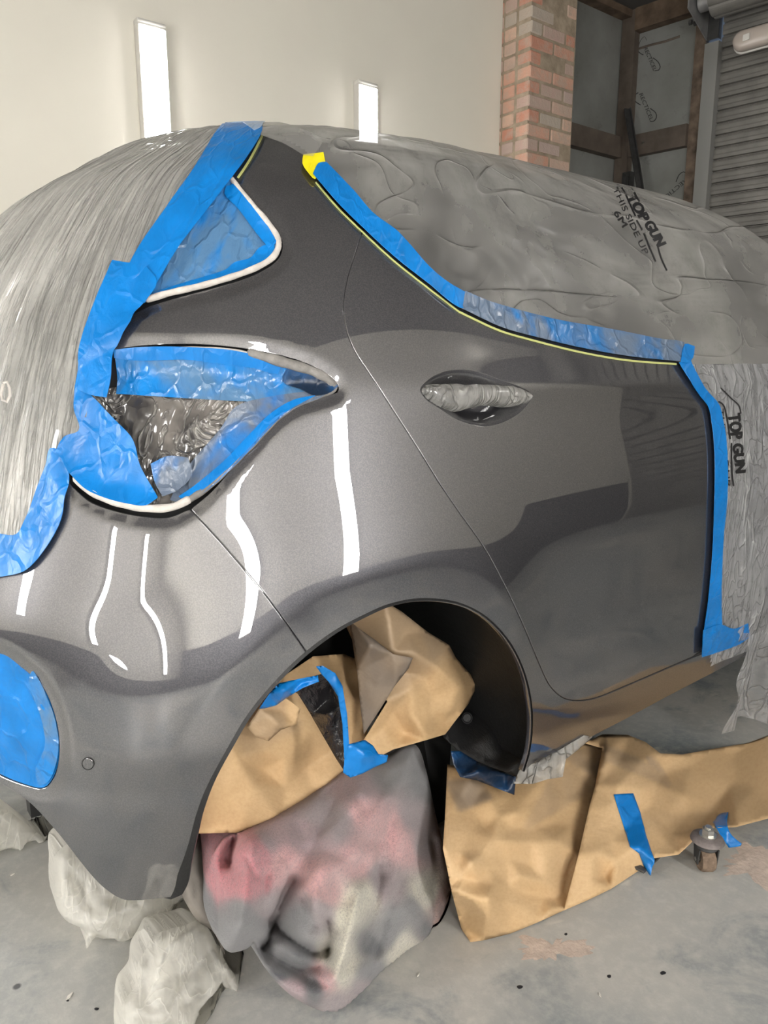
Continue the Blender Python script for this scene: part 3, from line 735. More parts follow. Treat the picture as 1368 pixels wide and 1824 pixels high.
# rear bumper
seamB = [(x - 2.2, y + 1.2) for x, y in SEAM]; seamQ = [(x + 2.2, y - 1.2) for x, y in SEAM]
arch_px = catmull(ARCH, 6); kb = int(np.argmin(np.hypot(arch_px[:, 0] - 547, arch_px[:, 1] - 1165)))
arch_bump = arch_px[:kb][::-1]; arch_quart = arch_px[kb + 1:]
zbr = 0.37
bump = np.concatenate([
    project_path(G, BV, catmull(seamB, 6)), project_path(G, BV, arch_bump),
    project_path(G, BV, catmull([(325,1591),(318,1595),(270,1601),(228,1603),(205,1595),(170,1566),(100,1479),(50,1426),(0,1393),(-80,1342)], 6)),
    project_path(G, BV, [(0.13,1.60,0.44),(0.1,YC,0.42),(0.13,2.05,0.42),(0.3,2.45,0.40),(0.45,2.62,0.36),(0.6,2.66,0.36),(0.62,2.66,0.6),(0.5,2.6,0.85),(0.3,2.45,0.86),(0.15,2.05,0.86),(0.13,YC,0.86),(0.14,1.6,0.86)]),
    project_path(G, BV, catmull([(-80,990),(0,985),(40,975),(75,935),(98,880),(108,845),(126,866)], 6)),
    project_path(G, BV, catmull([(128,868),(160,895),(210,913),(260,922),(300,923),(334,910)], 6))])
bumper = patch('rear_bumper', [bump, fogC], M['paint'], 0.0, 1.4, 0.012, 0.002, parent=car)
sens = [(157 + 11.5 * math.cos(q), 1360 + 11.5 * math.sin(q)) for q in np.linspace(0, 2 * math.pi, 20, endpoint=False)]
ring_ = chart(sens, 3); inner_ = chart([(157 + 8.5 * math.cos(q), 1360 + 8.5 * math.sin(q)) for q in np.linspace(0, 2 * math.pi, 20, endpoint=False)], 3)
patch('parking_sensor', [chart([(157 + 9 * math.cos(q), 1360 + 9 * math.sin(q)) for q in np.linspace(0, 2 * math.pi, 20, endpoint=False)], 3)], M['paint'], 0.0012, 0.5, 0.002, 0.0008, parent=bumper)
patch('sensor_ring', [ring_, inner_], M['dark'], 0.0006, 0.4, 0.001, 0.0, parent=bumper)
# quarter panel
quarter_px = [(455,214),(500,219),(548,229),(568,262),(562,290),(566,322),(603,372),(641,411),(643,420,1)]
DOORLINE = [(643,420),(632,455),(619,497),(612,545),(618,590),(634,628),(664,674),(705,738),(745,800),(781,858),(820,915),(862,975),(900,1045),(935,1120),(962,1185),(980,1222),(1003,1243),(1030,1248),(1062,1243),(1112,1223),(1196,1187),(1240,1168),(1318,1136),(1392,1100)]
dl = catmull(DOORLINE, 6); dt = np.gradient(dl, axis=0); dt /= np.linalg.norm(dt, axis=1, keepdims=True); dn = np.stack([dt[:, 1], -dt[:, 0]], 1)
dlQ = dl - dn * 1.7; dlD = dl + dn * 1.7
quart = np.concatenate([project_path(G, BV, catmull(quarter_px, 6)), project_path(G, BV, dlQ),
    project_path(G, BV, [(1400,1135),(1318,1173),(1187,1241),(1115,1280),(1049,1314),(1000,1337),(950,1362),(933,1374)]),
    project_path(G, BV, arch_quart[::-1]), project_path(G, BV, catmull(seamQ, 6)[::-1]),
    project_path(G, BV, catmull([(345,904),(378,876),(415,834),(455,792),(493,748),(531,721),(571,709),(601,700)], 6)),
    project_path(G, BV, catmull([(604,694),(602,684),(588,669),(550,648),(500,632),(430,619),(350,612),(260,614),(196,622)], 6)),
    project_path(G, BV, catmull([(178,600),(200,545),(240,480),(330,360),(400,262),(440,214)], 6))])
quarter = patch('quarter_panel', [quart, qwinC], M['paint'], 0.0, 1.3, 0.010, 0.0016, parent=car)
# rear door
ki = int(np.argmin(np.abs(dl[:, 1] - 1168) + (dl[:, 0] < 1100) * 1e3))
doorpx = np.concatenate([dlD[:ki], catmull([(1240,1164),(1252,1155),(1268,1060),(1279,950),(1283,850),(1276,745),(1262,722),(1240,690),(1217,648)], 6),
    catmull([(1205,644),(1120,636),(1034,620),(953,600),(888,580),(817,546),(753,500),(698,455),(652,410)], 6)])
doorC = project_path(G, BV, doorpx)
door = patch('rear_door', [doorC, almC], M['paint'], 0.0, 1.3, 0.010, 0.0016, parent=car)
patch('handle_recess', [chart(ALMOND, 4)], M['paint'], -0.001, 0.7, 0, 0, disp=lambda P, d, c: -0.030 * sm(d / 0.035), parent=door)
HAND = [(751,694),(758,687),(786,684),(834,685),(891,686),(920,689),(938,696),(946,704),(939,716),(920,724),(901,721),(872,719),(838,723),(819,730),(796,728),(773,718),(757,705)]
patch('door_handle', [chart(HAND, 3)], M['paint'], -0.014, 0.6, 0.02, 0, dome=(0.026, 0.016), parent=door)['label'] = 'film-wrapped grey pull handle'
hd_ = CP['door_handle']
patch('handle_film', [chart([(750,694),(758,684),(800,682),(891,684),(925,689),(947,704),(938,719),(905,725),(870,722),(840,727),(815,733),(785,727),(757,708)], 3)], M['film_clear'], -0.0125, 0.55, 0, 0, dome=(0.029, 0.017),
      disp=lambda P, d, c: 0.0022 * vnoise(P, 90, 3) , parent=door)
# mask of fog lamp recess, lamp opening and quarter window
cav = ev(G, lampC)
def recess_of(poly_c, depth, width):
    p3 = ev(G, poly_c)
    def f(P, V2):
        dd = distpoly(P, p3); ins = inpoly(V2, poly_c); return np.where(ins, -depth * sm(dd / width), 0)
    return f
rL = recess_of(lampC, 0.022, 0.045); rQ = recess_of(qwinC, 0.010, 0.03); rF = recess_of(fogC, 0.004, 0.03)
def cr(a, s, seed, rec=None, fine=0.0):
    def f(P, d, c):
        h = a * (crumple(P, s, seed) - 0.3) * sm(d / 0.012)
        if fine: h = h + fine * vnoise(P, s * 3.1, seed)
        if rec is not None: h = h + rec(P, c)
        return h
    return f
def grow(c, k):
    m = c.mean(0); 
    a = np.roll(c, -1, 0) - np.roll(c, 1, 0); n = np.stack([a[:, 1], -a[:, 0]], 1); n /= np.maximum(np.linalg.norm(n, axis=1, keepdims=True), 1e-9)
    area = 0.5 * np.sum(c[:, 0] * np.roll(c[:, 1], -1) - np.roll(c[:, 0], -1) * c[:, 1])
    return c + n * k * (1 if area > 0 else -1)
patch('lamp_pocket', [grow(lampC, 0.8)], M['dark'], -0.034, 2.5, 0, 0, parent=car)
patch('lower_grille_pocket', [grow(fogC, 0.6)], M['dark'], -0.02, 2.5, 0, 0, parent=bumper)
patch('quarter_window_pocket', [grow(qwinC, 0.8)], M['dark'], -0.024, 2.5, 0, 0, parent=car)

# body shell under the masking
BOT = [(-700,1393),(-80,1340),(0,1388),(50,1420),(100,1472),(170,1558),(212,1590),(325,1580)] + [tuple(p) for p in catmull([q[:2] for q in ARCH], 12)[1:]] + [(1000,1330),(1115,1272),(1187,1234),(1318,1166),(1480,1090),(2600,700),(2600,3500),(-700,3500)]
BOTa = np.array(BOT, float)
cen = (G[:-1:1, :-1:1] + G[1:, 1:]) / 2; px_, py_ = proj(cen); PX = np.stack([px_.ravel(), py_.ravel()], 1)
rightc = (np.arange(NU - 1) >= I0)[None, :] & (cen[..., 0] < 2.0)
below = inpoly(PX, BOTa).reshape(px_.shape); mgn = (distpoly(PX, BOTa).reshape(px_.shape) < 14)
cut = rightc & (cen[..., 1] < 1.75) & (below | mgn)
cut |= (~rightc) & (cen[..., 2] < 0.30)
cut |= (cen[..., 0] < 0.62) & (cen[..., 1] > 1.4) & (cen[..., 2] < 0.40)
ch_ = np.stack(np.meshgrid(np.arange(NU - 1) + .5, np.arange(NVR - 1) + .5), -1).reshape(-1, 2)
for pc_ in (lampC, qwinC, fogC): cut |= inpoly(ch_, grow(pc_, 1.0)).reshape(cut.shape)
cut |= inpoly(ch_, grow(almC, 2.5)).reshape(cut.shape)
ff = [(j, i) for j in range(NVR - 1) for i in range(NU - 1) if not cut[j, i]]
S_ = (G - NG * 0.011).reshape(-1, 3); used = np.zeros(NVR * NU, bool); quads = []
for j, i in ff:
    q = (j * NU + i, j * NU + i + 1, (j + 1) * NU + i + 1, (j + 1) * NU + i); quads.append(q)
quads = np.array(quads); used[quads.ravel()] = True; mp = np.cumsum(used) - 1
link('body_shell', pymesh('body_shell', S_[used], mp[quads]), M['paint'], car)
# dark side glass and rear glass under the film
SG = [(560,300),(640,286),(760,294),(880,318),(1000,350),(1090,392),(1150,440),(1190,500),(1212,560),(1216,618),(1205,640),(1120,632),(1034,612),(953,594),(888,574),(817,540),(753,494),(698,448),(652,400),(610,360),(575,325)]
patch('side_window', [chart(SG, 8)], M['glass'], -0.006, 3, 0.003, 0, parent=car)
RG = [(-60,700),(0,560),(60,450),(130,350),(200,300),(300,262),(372,262),(300,362),(230,462),(175,560),(130,640),(90,700)]
patch('rear_window', [np.concatenate([project_path(G, BV, catmull([(376,252),(300,362),(225,470),(170,560),(125,640)], 8)), project_path(G, BV, [(0.24,1.45,1.16),(0.24,1.815,1.16),(0.26,2.3,1.16),(0.42,2.4,1.38),(0.55,2.2,1.5),(0.52,1.815,1.5),(0.55,1.5,1.5)])])], M['glass'], -0.006, 3, 0.003, 0, parent=car)
fg = project_path(G, BV, [(1.99,0.98,1.17),(2.1,1.05,1.33),(2.3,1.15,1.42),(2.75,1.1,1.2),(2.85,1.08,1.17)])
patch('front_side_window', [fg], M['glass'], -0.006, 3, 0.003, 0, parent=car)
ws = project_path(G, BV, [(2.95,1.3,1.2),(2.95,2.3,1.2),(2.45,2.2,1.49),(2.45,1.45,1.49)])
patch('windscreen', [ws], M['glass'], -0.006, 3, 0.003, 0, parent=car)
# wheel housing: black liner
al = ev(G, resample(archL, 0.6)); aln = len(al); cxz = np.array([al[:, 0].mean() + 0.02, 0, 0.42])
out = al - cxz; out[:, 1] = 0; out /= np.linalg.norm(out, axis=1, keepdims=True)
al[:, 1] += 0.0; V = []; Fs = []; uv = []
prof = [(0.001, -0.004), (0.008, 0.004), (0.02, 0.02), (0.035, 0.08), (0.04, 0.20), (0.03, 0.34), (0.0, 0.40)]
for k, (ro, dy) in enumerate(prof):
    for p, o_ in zip(al, out):
        q = p + o_ * ro; yb_ = p[1] * (1 - min(1, dy / 0.3)) + 0.96 * min(1, dy / 0.3); q = np.array([q[0], yb_ + dy + 0.006 * (k > 2) * math.sin(p[0] * 60), q[2]]); V.append(q); uv.append((q[0], q[1]))
for k in range(len(prof) - 1):
    for i in range(aln - 1): Fs.append((k * aln + i, k * aln + i + 1, (k + 1) * aln + i + 1, (k + 1) * aln + i))
lin = link('wheel_arch_liner', pymesh('wheel_arch_liner', V, Fs, True, uv), M['liner'], car)
bk = [(al[0, 0] - 0.15, 0.1), (al[:, 0].min() - .1, .6), (al[:, 0].mean(), 0.92), (al[:, 0].max() + .05, .6), (al[-1, 0] + 0.05, 0.22), (al[0, 0] - .15, .22)]
MB().prism([(x, 1.36, z) for x, z in ((0.25, .30), (0.25, .75), (.5, .9), (1.1, .9), (1.3, .6), (1.3, .24))], (0, 0.03, 0)).build('inner_wheel_wall', M['dark'], car)
# front lower piece of the liner with its clip, and the sill end behind it
def sheet(name, outer, interior, mat, parent=None, step=9, amp=0.0, cs=9.0, seed=0.0, fine=0.0012, stain=None, thick=0.0008, edge=0.3, label=None, cat=None, facets=0, famp=0.006):
    """sheet through surveyed points (px, py, depth Y); folds run between the points; crumple adds small creases"""
    n = len(outer); rg = np.random.default_rng(int(seed * 7) + n); loop0 = np.array([p[:2] for p in outer], float)
    def interp(ctrl, Q):
        r = delaunay_2d_cdt([Vector((p[0], p[1])) for p in ctrl], [(i, (i + 1) % n) for i in range(n)], [], 0, 1e-4); tv = np.array([tuple(v) for v in r[0]]); zz = np.array([ctrl[o[0]][2] if len(o) else 1.0 for o in r[3]])
        dep = np.full(len(Q), np.nan)
        for f in r[2]:
            a, b, c = tv[f[0]], tv[f[1]], tv[f[2]]; den = (b[1]-c[1])*(a[0]-c[0])+(c[0]-b[0])*(a[1]-c[1])
            if abs(den) < 1e-9: continue
            l1 = ((b[1]-c[1])*(Q[:,0]-c[0])+(c[0]-b[0])*(Q[:,1]-c[1]))/den; l2 = ((c[1]-a[1])*(Q[:,0]-c[0])+(a[0]-c[0])*(Q[:,1]-c[1]))/den; l3 = 1-l1-l2
            m = (l1 > -1e-4) & (l2 > -1e-4) & (l3 > -1e-4); dep[m] = (l1*zz[f[0]]+l2*zz[f[1]]+l3*zz[f[2]])[m]
        bad = np.isnan(dep)
        if bad.any():
            gk = np.where(~bad)[0]
            for q in np.where(bad)[0]: dep[q] = dep[gk[np.argmin(((Q[gk] - Q[q]) ** 2).sum(1))]]
        return dep
    ctrl = [(p[0], p[1], p[2]) for p in outer] + [tuple(p) for p in interior]
    if facets:
        mn, mx = loop0.min(0), loop0.max(0); C_ = []; have = np.array([p[:2] for p in ctrl], float); sp2 = math.sqrt((mx - mn).prod() / facets) * 0.55
        for _ in range(facets * 30):
            q = mn + rg.random(2) * (mx - mn)
            if inpoly(q[None], loop0)[0] and np.min(np.hypot(*(have - q).T)) > sp2 and distpoly(q[None], loop0)[0] > 8:
                C_.append(q); have = np.concatenate([have, q[None]])
                if len(C_) >= facets: break
        if C_:
            C_ = np.array(C_); dz = interp(ctrl, C_) + rg.normal(0, famp, len(C_)); ctrl += [(q[0], q[1], d) for q, d in zip(C_, dz)]
    loop = []
    for i in range(n):
        a = np.array(outer[i][:2], float); b = np.array(outer[(i + 1) % n][:2], float); k = max(1, int(np.hypot(*(b - a)) / step)); loop += [a + (b - a) * q / k for q in range(k)]
    loop = np.array(loop)
    V2, T = cdt([loop], step, None)
    dep = interp(ctrl, V2)
    P = np.array([atY(x, y, d) for (x, y), d in zip(V2, dep)])
    de = distpoly(V2, loop)
    if amp:
        amp *= 1.5; c = crumple(P, cs, seed) - 0.25 + 0.5 * (crumple(P, cs * 2.3, seed + 5) - 0.25); w = edge + (1 - edge) * sm(de / 25)
        dirs = P - CAM; dirs /= np.linalg.norm(dirs, axis=1, keepdims=True); P = P - dirs * (amp * c * w)[:, None]
        if fine: P = P - dirs * (fine * vnoise(P, 60, seed))[:, None]
    P[:, 2] = np.maximum(P[:, 2], 0.002)
    me = pymesh(name, P, T[:, ::-1], True, V2 * 0.001)
    at = me.attributes.new('stain', 'FLOAT', 'POINT'); sv = np.zeros(len(P))
    for sp_ in (stain or []):
        poly, soft, val = sp_; pa = np.array(poly, float); ins = inpoly(V2, pa); d = distpoly(V2, pa); sv = np.maximum(sv, val * np.where(ins, 1, sm(1 - d / soft)))
    sv = np.clip(sv * (0.9 + 0.35 * vnoise(P, 14, 9)), 0, 1); at.data.foreach_set('value', sv.astype(np.float32))
    o = link(name, me, mat, parent)
    md = o.modifiers.new('thick', 'SOLIDIFY'); md.thickness = thick; md.offset = 0
    if label: tag(o, label, cat)
    return o
def meshbvh(o):
    me = o.data; V = [0.0] * (len(me.vertices) * 3); me.vertices.foreach_get('co', V); V = np.array(V).reshape(-1, 3); off = np.array(o.matrix_parent_inverse.translation) * 0
    return BVHTree.FromPolygons([tuple(v) for v in V.tolist()], [tuple(p.vertices) for p in me.polygons])
# lamp places on the walls behind and beside the camera, added fill lamps last: (centre, facing, length, width, label)
LAMPS = [((1.20,-2.0,1.55),(0,1,0),1.4,0.24,'upright LED batten on the near wall, second from the left'),((-0.55,-2.0,1.45),(0,1,0),1.4,0.26,'upright LED batten on the near wall, leftmost'),
 ((-2.2,-1.35,1.15),(1,0,0),1.4,0.11,'upright LED batten on the left wall, nearest the near wall'),
 ((-2.2,-0.45,1.15),(1,0,0),1.4,0.11,'upright LED batten on the left wall, middle one'),((-2.2,1.2,1.4),(1,0,0),1.25,0.22,'upright LED batten on the left wall, nearest the white back wall'),
 ((4.2,-1.3,HC),(0,0,-1),0.9,0.13,'LED batten on the ceiling near the roller shutter'),  # invented ceiling lamp, fill for the near wall and the bay
 ((-0.35,3.4,1.5),(0,-1,0),1.4,0.12,'upright LED batten on the white wall, out of the frame at the left'), ((-1.5,3.4,1.5),(0,-1,0),1.4,0.12,'upright LED batten on the white wall next to the left corner')]  # both added out of view to brighten the near wall
# lower front of the liner, clip, inner parts
lf = sheet('liner_front_flap', [(852,1217,1.22),(820,1262,1.2),(789,1312,1.16),(820,1340,1.12),(852,1357,1.08),(900,1375,1.02),(931,1388,0.99),(944,1350,0.99),(948,1290,1.0),(935,1190,1.02),(900,1130,1.06),(870,1160,1.2)],
    [(880,1250,1.17),(905,1290,1.12),(870,1310,1.1),(890,1350,1.06)], M['liner'], car, 8, 0.004, 12, 3, thick=0.003)
pc = atY(832, 1279, 1.165); n_ = Vector((CAM - pc).tolist()).normalized()
cl = MB(); cl.cyl(Vector(pc.tolist()), Vector(pc.tolist()) + n_ * 0.012, 0.0125, seg=24); cl.cyl(Vector(pc.tolist()) + n_ * 0.011, Vector(pc.tolist()) + n_ * 0.015, 0.0125, 0.009, seg=24, cap=False)
cl.build('liner_clip', M['black_plastic'], lf, True)
ta = MB(); ta.prism([atY(x, y, 1.22) for x, y in ((752,1300),(806,1296),(800,1380),(800,1560),(770,1560),(765,1380))], (0, 0.06, 0)); ta.build('trailing_arm', M['dark'], car)
MB().box((2.65, YC, 0.40), (2.4, 1.5, 0.06), None, 0.01).build('underbody', M['dark'], car)
MB().box((0.62, YC + 0.28, 0.47), (0.95, 0.9, 0.06), None, 0.01).build('underbody', M['dark'], car)

# ================================================================== MASKING TAPE AND CORD
def tape(name, px, mat, label, off=0.004, rec=None, amp=0.0018, s=24, seed=0.0, cat='tape', step=1.0, group=None, corners=False, fine=0.0004):
    if not corners: px = [(p[0], p[1]) for p in px]
    o = patch(name, [chart(px, 6)], M[mat], off, step, 0.0012, 0.0, disp=cr(amp, s, seed, rec, fine))
    return tag(o, label, cat, group)
tape('masking_tape', [(405,224,1),(430,222),(468,222,1),(468,246),(442,290),(415,326),(372,382),(322,447),(284,510),(262,547,1),(222,528,1),(240,470),(300,380),(350,310),(388,247)], 'tape', 'long broad blue tape strip running diagonally down from the roof edge', 0.013, seed=1, corners=True)
tape('masking_tape', [(407,213,1),(472,216,1),(468,238),(455,246,1),(430,230),(415,231,1),(402,228,1)], 'tape_light', 'pale hazed blue tape end on the roof edge above the diagonal strip', 0.0145, seed=2, corners=True)
tape('masking_tape', [(208,474,1),(232,478),(262,480,1),(284,511),(262,547),(242,575),(216,613),(207,640),(204,680),(197,712,1),(165,706),(138,692,1),(147,640),(157,600),(176,548),(192,510)], 'tape', 'broad blue tape strip continuing down between the two masked openings', 0.0155, seed=3, corners=True)
tape('fine_line_tape', strip([(471,216),(468,240),(461,256),(444,288),(424,318)], 3.5), 'line_yellow', 'thin pale yellow line tape edging the diagonal blue strip', 0.0022, amp=0)
# upper (quarter window) opening
UW = [(405,322),(418,330),(440,356),(466,388),(488,412),(494,436),(486,458),(462,474),(430,488),(385,502),(320,518),(262,537),(262,520),(300,455),(350,385)]
m_ = tag(patch('window_masking_film', [chart(UW, 6)], M['tape_haze'], 0.006, 0.9, 0, 0, disp=cr(0.004, 14, 4, rQ, 0.0008)), 'hazy blue masked triangle filling the upper opening behind the diagonal tape', 'masking film')
tape('masking_tape', [(404,334,1),(416,332,1),(444,366),(470,396),(490,420),(490,436),(478,440,1),(455,412),(425,372),(400,345)], 'tape', 'blue tape along the upper right edge of the upper triangular opening', 0.0095, rQ, 0.003, 22, 5, corners=True)
tape('masking_tape', [(488,430,1),(486,456),(462,474),(430,488),(385,502),(320,518),(258,540,1),(280,520),(330,502),(400,480),(418,466),(446,458),(462,440)], 'tape', 'crumpled blue tape along the lower edge of the upper triangular opening', 0.0085, rQ, 0.0045, 20, 6, corners=True)
# lower (tail lamp) opening
m_ = tag(patch('lamp_masking_film', [chart([(168,690),(300,690),(440,690),(470,700),(440,760),(400,815),(365,860),(325,892),(285,904),(240,890),(200,830),(172,760)], 6)], M['film_dark'], 0.004, 0.8, 0, 0, disp=cr(0.009, 11, 7, rL, 0.0015)), 'dark crumpled film in the middle of the lamp opening', 'masking film')
tape('masking_tape', [(208,626,1),(260,622),(350,623),(430,631),(496,645),(548,664),(594,690,1),(560,704),(500,712),(450,712),(340,706),(200,697,1)], 'tape_haze', 'wide overspray-hazed blue tape across the top of the lamp opening', 0.008, rL, 0.0035, 17, 8, corners=True)
tape('masking_tape', [(207,626,1),(260,621),(350,622),(430,630),(500,652,1),(496,664),(450,654),(380,645),(330,640),(250,642),(206,640,1)], 'tape', 'narrow bright blue tape under the top rim of the lamp opening', 0.0105, rL, 0.003, 26, 9, corners=True)
tape('masking_tape', [(590,694,1),(566,712),(528,728),(492,754),(452,798),(410,840),(366,876),(330,896),(302,890,1),(318,850),(345,815),(392,762),(420,722),(470,706),(540,698)], 'tape_over', 'grey-sprayed blue tape along the slanting lower edge of the lamp opening', 0.009, rL, 0.003, 15, 10, corners=True)
tape('masking_tape', [(560,706,1),(528,725),(490,750),(450,793),(405,836),(362,872),(330,893,1),(318,884,1),(350,862),(400,820),(440,778),(480,738),(520,714)], 'tape', 'thin bright blue tape edge beside the grey cord of the lamp opening', 0.0115, rL, 0.0015, 30, 11, corners=True)
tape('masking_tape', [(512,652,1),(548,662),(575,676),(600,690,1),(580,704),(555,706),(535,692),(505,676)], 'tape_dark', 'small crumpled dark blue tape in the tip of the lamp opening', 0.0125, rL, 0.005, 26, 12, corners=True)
tape('masking_tape', [(138,690,1),(166,706),(172,712,1),(186,728),(202,745),(236,782),(250,830),(282,886,1),(262,900),(232,897),(196,888),(160,872),(134,846),(104,808,1),(116,784),(146,768),(140,730)], 'tape', 'broad blue tape covering the left side of the lamp opening', 0.0165, lambda P, c: 0.7 * rL(P, c), 0.006, 12, 13, corners=True)
tape('masking_tape', [(268,826,1),(300,812),(335,815,1),(342,845),(318,872),(290,884,1),(276,860)], 'tape_over', 'folded blue tape flap standing out at the bottom of the lamp opening', 0.022, rL, 0.010, 22, 14, corners=True)
# foam cords
def cord(px, r, mat, name, label, off=0.004):
    c = project_path(G, BV, catmull(px, 6)); P = ev(G, c) + ev(NG, c) * off
    n = len(P); rr = np.array(r if hasattr(r, '__len__') else [r, r]); rr = np.interp(np.linspace(0, 1, n), np.linspace(0, 1, len(rr)), rr) * (1 + 0.06 * np.sin(np.arange(n) * 0.9))
    rr[0] *= .6; rr[-1] *= .6
    return tag(link(name, tube_mesh(name, P, rr, 12), M[mat]), label, 'foam cord')
cord([(411,319),(424,336),(448,366),(474,396),(493,424),(496,440),(486,460),(460,477),(420,493),(360,511),(300,525),(260,537)], [.0042, .0052, .005, .0055], 'foam', 'foam_cord', 'white foam cord round the edge of the upper triangular opening')
cord([(208,629),(260,623),(350,622),(410,626),(448,634)], [.002, .003, .0045], 'foam', 'foam_cord', 'thin white foam cord under the top rim of the lamp opening', 0.003)
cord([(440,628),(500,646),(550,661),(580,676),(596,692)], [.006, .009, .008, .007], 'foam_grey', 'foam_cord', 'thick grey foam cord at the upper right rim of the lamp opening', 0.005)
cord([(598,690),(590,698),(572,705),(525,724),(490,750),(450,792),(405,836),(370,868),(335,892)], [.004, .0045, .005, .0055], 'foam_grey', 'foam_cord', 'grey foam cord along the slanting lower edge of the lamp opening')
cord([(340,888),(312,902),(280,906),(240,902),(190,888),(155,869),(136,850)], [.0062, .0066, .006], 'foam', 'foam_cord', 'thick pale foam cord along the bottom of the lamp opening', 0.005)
# window edge tape and front edge tape
tape('masking_tape', [(556,318,1),(601,370),(645,413),(698,462),(753,505),(817,553),(822,524,1),(790,505),(758,478),(704,418),(661,386),(628,348),(580,298,1),(566,300)], 'tape', 'blue tape along the rear sloping edge of the side window', 0.011, None, 0.003, 20, 15, corners=True)
tape('masking_tape', [(817,553,1),(888,586),(953,604),(1034,623),(1115,637),(1203,646,1),(1222,636,1),(1212,613),(1169,606),(1088,590),(980,571),(872,542),(822,522,1)], 'tape_film', 'hazed blue tape along the lower edge of the side window', 0.011, None, 0.003, 16, 16, corners=True)
tape('fine_line_tape', strip([(562,326),(601,371),(645,414),(698,463),(753,507),(817,556)], 2.4), 'line_yellow', 'thin yellow line tape below the sloping blue window tape', 0.0022, amp=0)
tape('fine_line_tape', strip([(817,556),(888,589),(953,608),(1034,628),(1115,642),(1204,649)], 3), 'line_yellow', 'thin yellow line tape under the side window up to the front corner', 0.0022, amp=0)
tape('masking_tape', [(540,284,1),(575,280,1),(578,296,1),(568,306),(560,326),(546,312),(538,298)], 'tape_yellow', 'short bright yellow tape piece at the rear tip of the side window', 0.0095, None, 0.004, 30, 17, corners=True)
tape('masking_tape', [(1203,648,1),(1218,672),(1241,706),(1255,724),(1261,750),(1266,800),(1267,850),(1266,900),(1263,979),(1256,1063),(1248,1122,1),(1280,1112,1),(1279,1046),(1283,951),(1288,900),(1290,850),(1287,781),(1280,743),(1274,721),(1249,691),(1231,660),(1222,640,1)], 'tape', 'long upright blue tape strip down the front edge of the rear door', 0.010, None, 0.0012, 18, 18, corners=True)
tape('masking_tape', [(1204,648,1),(1212,616),(1229,620,1),(1226,640),(1218,650,1)], 'tape', 'small folded blue tape piece at the lower front corner of the side window', 0.013, None, 0.003, 30, 19, corners=True)
tape('masking_tape', [(1243,1167,1),(1245,1120,1),(1275,1110),(1300,1117),(1325,1107,1),(1328,1131,1),(1310,1144),(1272,1158)], 'tape', 'short blue tape patch at the foot of the upright strip', 0.0125, None, 0.005, 20, 20, corners=True)
# bumper top edge tape (runs out of the frame) and fog lamp mask
gt = np.concatenate([project_path(G, BV, catmull([(-70,1040),(0,1029),(48,1018),(76,992),(100,956),(116,920),(121,880),(128,848),(112,806),(96,800),(88,830),(78,856),(63,900),(50,930),(36,952),(0,951),(-70,960)], 6))])
tag(patch('masking_tape', [gt], M['tape'], 0.010, 0.9, 0.0012, 0, disp=cr(0.006, 17, 21, None, 0.001)), 'crumpled blue tape curving along the top edge of the bumper at the left', 'tape')
fm = tag(patch('recess_mask', [chart([(x * 0.965 + 0.5, (y - 1285) * 0.975 + 1285) for x, y in FOG], 6)], M['tape'], -0.002, 0.8, 0.001, 0, disp=cr(0.005, 13, 22, rF, 0.0012)), 'crumpled blue tape mask over the oval recess low in the bumper', 'tape')
tag(patch('masking_tape', [chart([(60,1195),(92,1262),(104,1310),(102,1352),(88,1390),(70,1398),(62,1370),(78,1330),(70,1275),(50,1225)], 6)], M['tape_haze'], 0.0015, 0.8, 0.001, 0, disp=cr(0.004, 22, 23, rF, 0.001)), 'glossy hazed blue tape along the right rim of the oval bumper recess', 'tape')

# ================================================================== MASKING FILMS
UNC = np.array([(455,150),(462,246),(442,250),(375,320),(290,440),(235,540),(190,600),(172,680),(150,760),(112,815),(95,890),(60,965),(0,988),(-300,1000),(-700,1000),(-700,2600),(1245,2600),(1262,1140),(1266,1050),(1275,950),(1278,850),(1270,745),(1250,700),(1215,635),(1120,620),(1034,604),(953,584),(888,560),(820,530),(757,490),(700,435),(640,378),(600,335),(575,300),(556,285),(538,272),(505,252),(464,238)], float)
UNC = np.array([p for p in UNC if not (p[0] == 455 and p[1] == 150)], float)
unc = inpoly(PX, UNC).reshape(px_.shape) & rightc & (cen[..., 1] < 1.75)
fcam = ((NG[:-1, :-1] * (CAM - G[:-1, :-1])).sum(-1) > 0)
rear = np.where((np.arange(NU - 1) >= I0)[None, :] & fcam & (cen[..., 0] < 1.2), np.where(py_ < 500, px_ < 440 - (py_ - 222) * 0.62, px_ < 300), cen[..., 0] < 0.80)
low = cen[..., 2] < np.where(rear, 0.42, 0.30)
cxf, cyf = proj(G); PXV = np.stack([cxf.ravel(), cyf.ravel()], 1); dU = np.full(NVR * NU, 400.0); nearU = (cxf.ravel() > -200) & (cxf.ravel() < 1500) & (cyf.ravel() > 100) & (cyf.ravel() < 1300) & (np.arange(NVR * NU) % NU > I0)
dU[nearU] = distpoly(PXV[nearU], UNC); edgeF = sm(dU.reshape(NVR, NU) / 55)
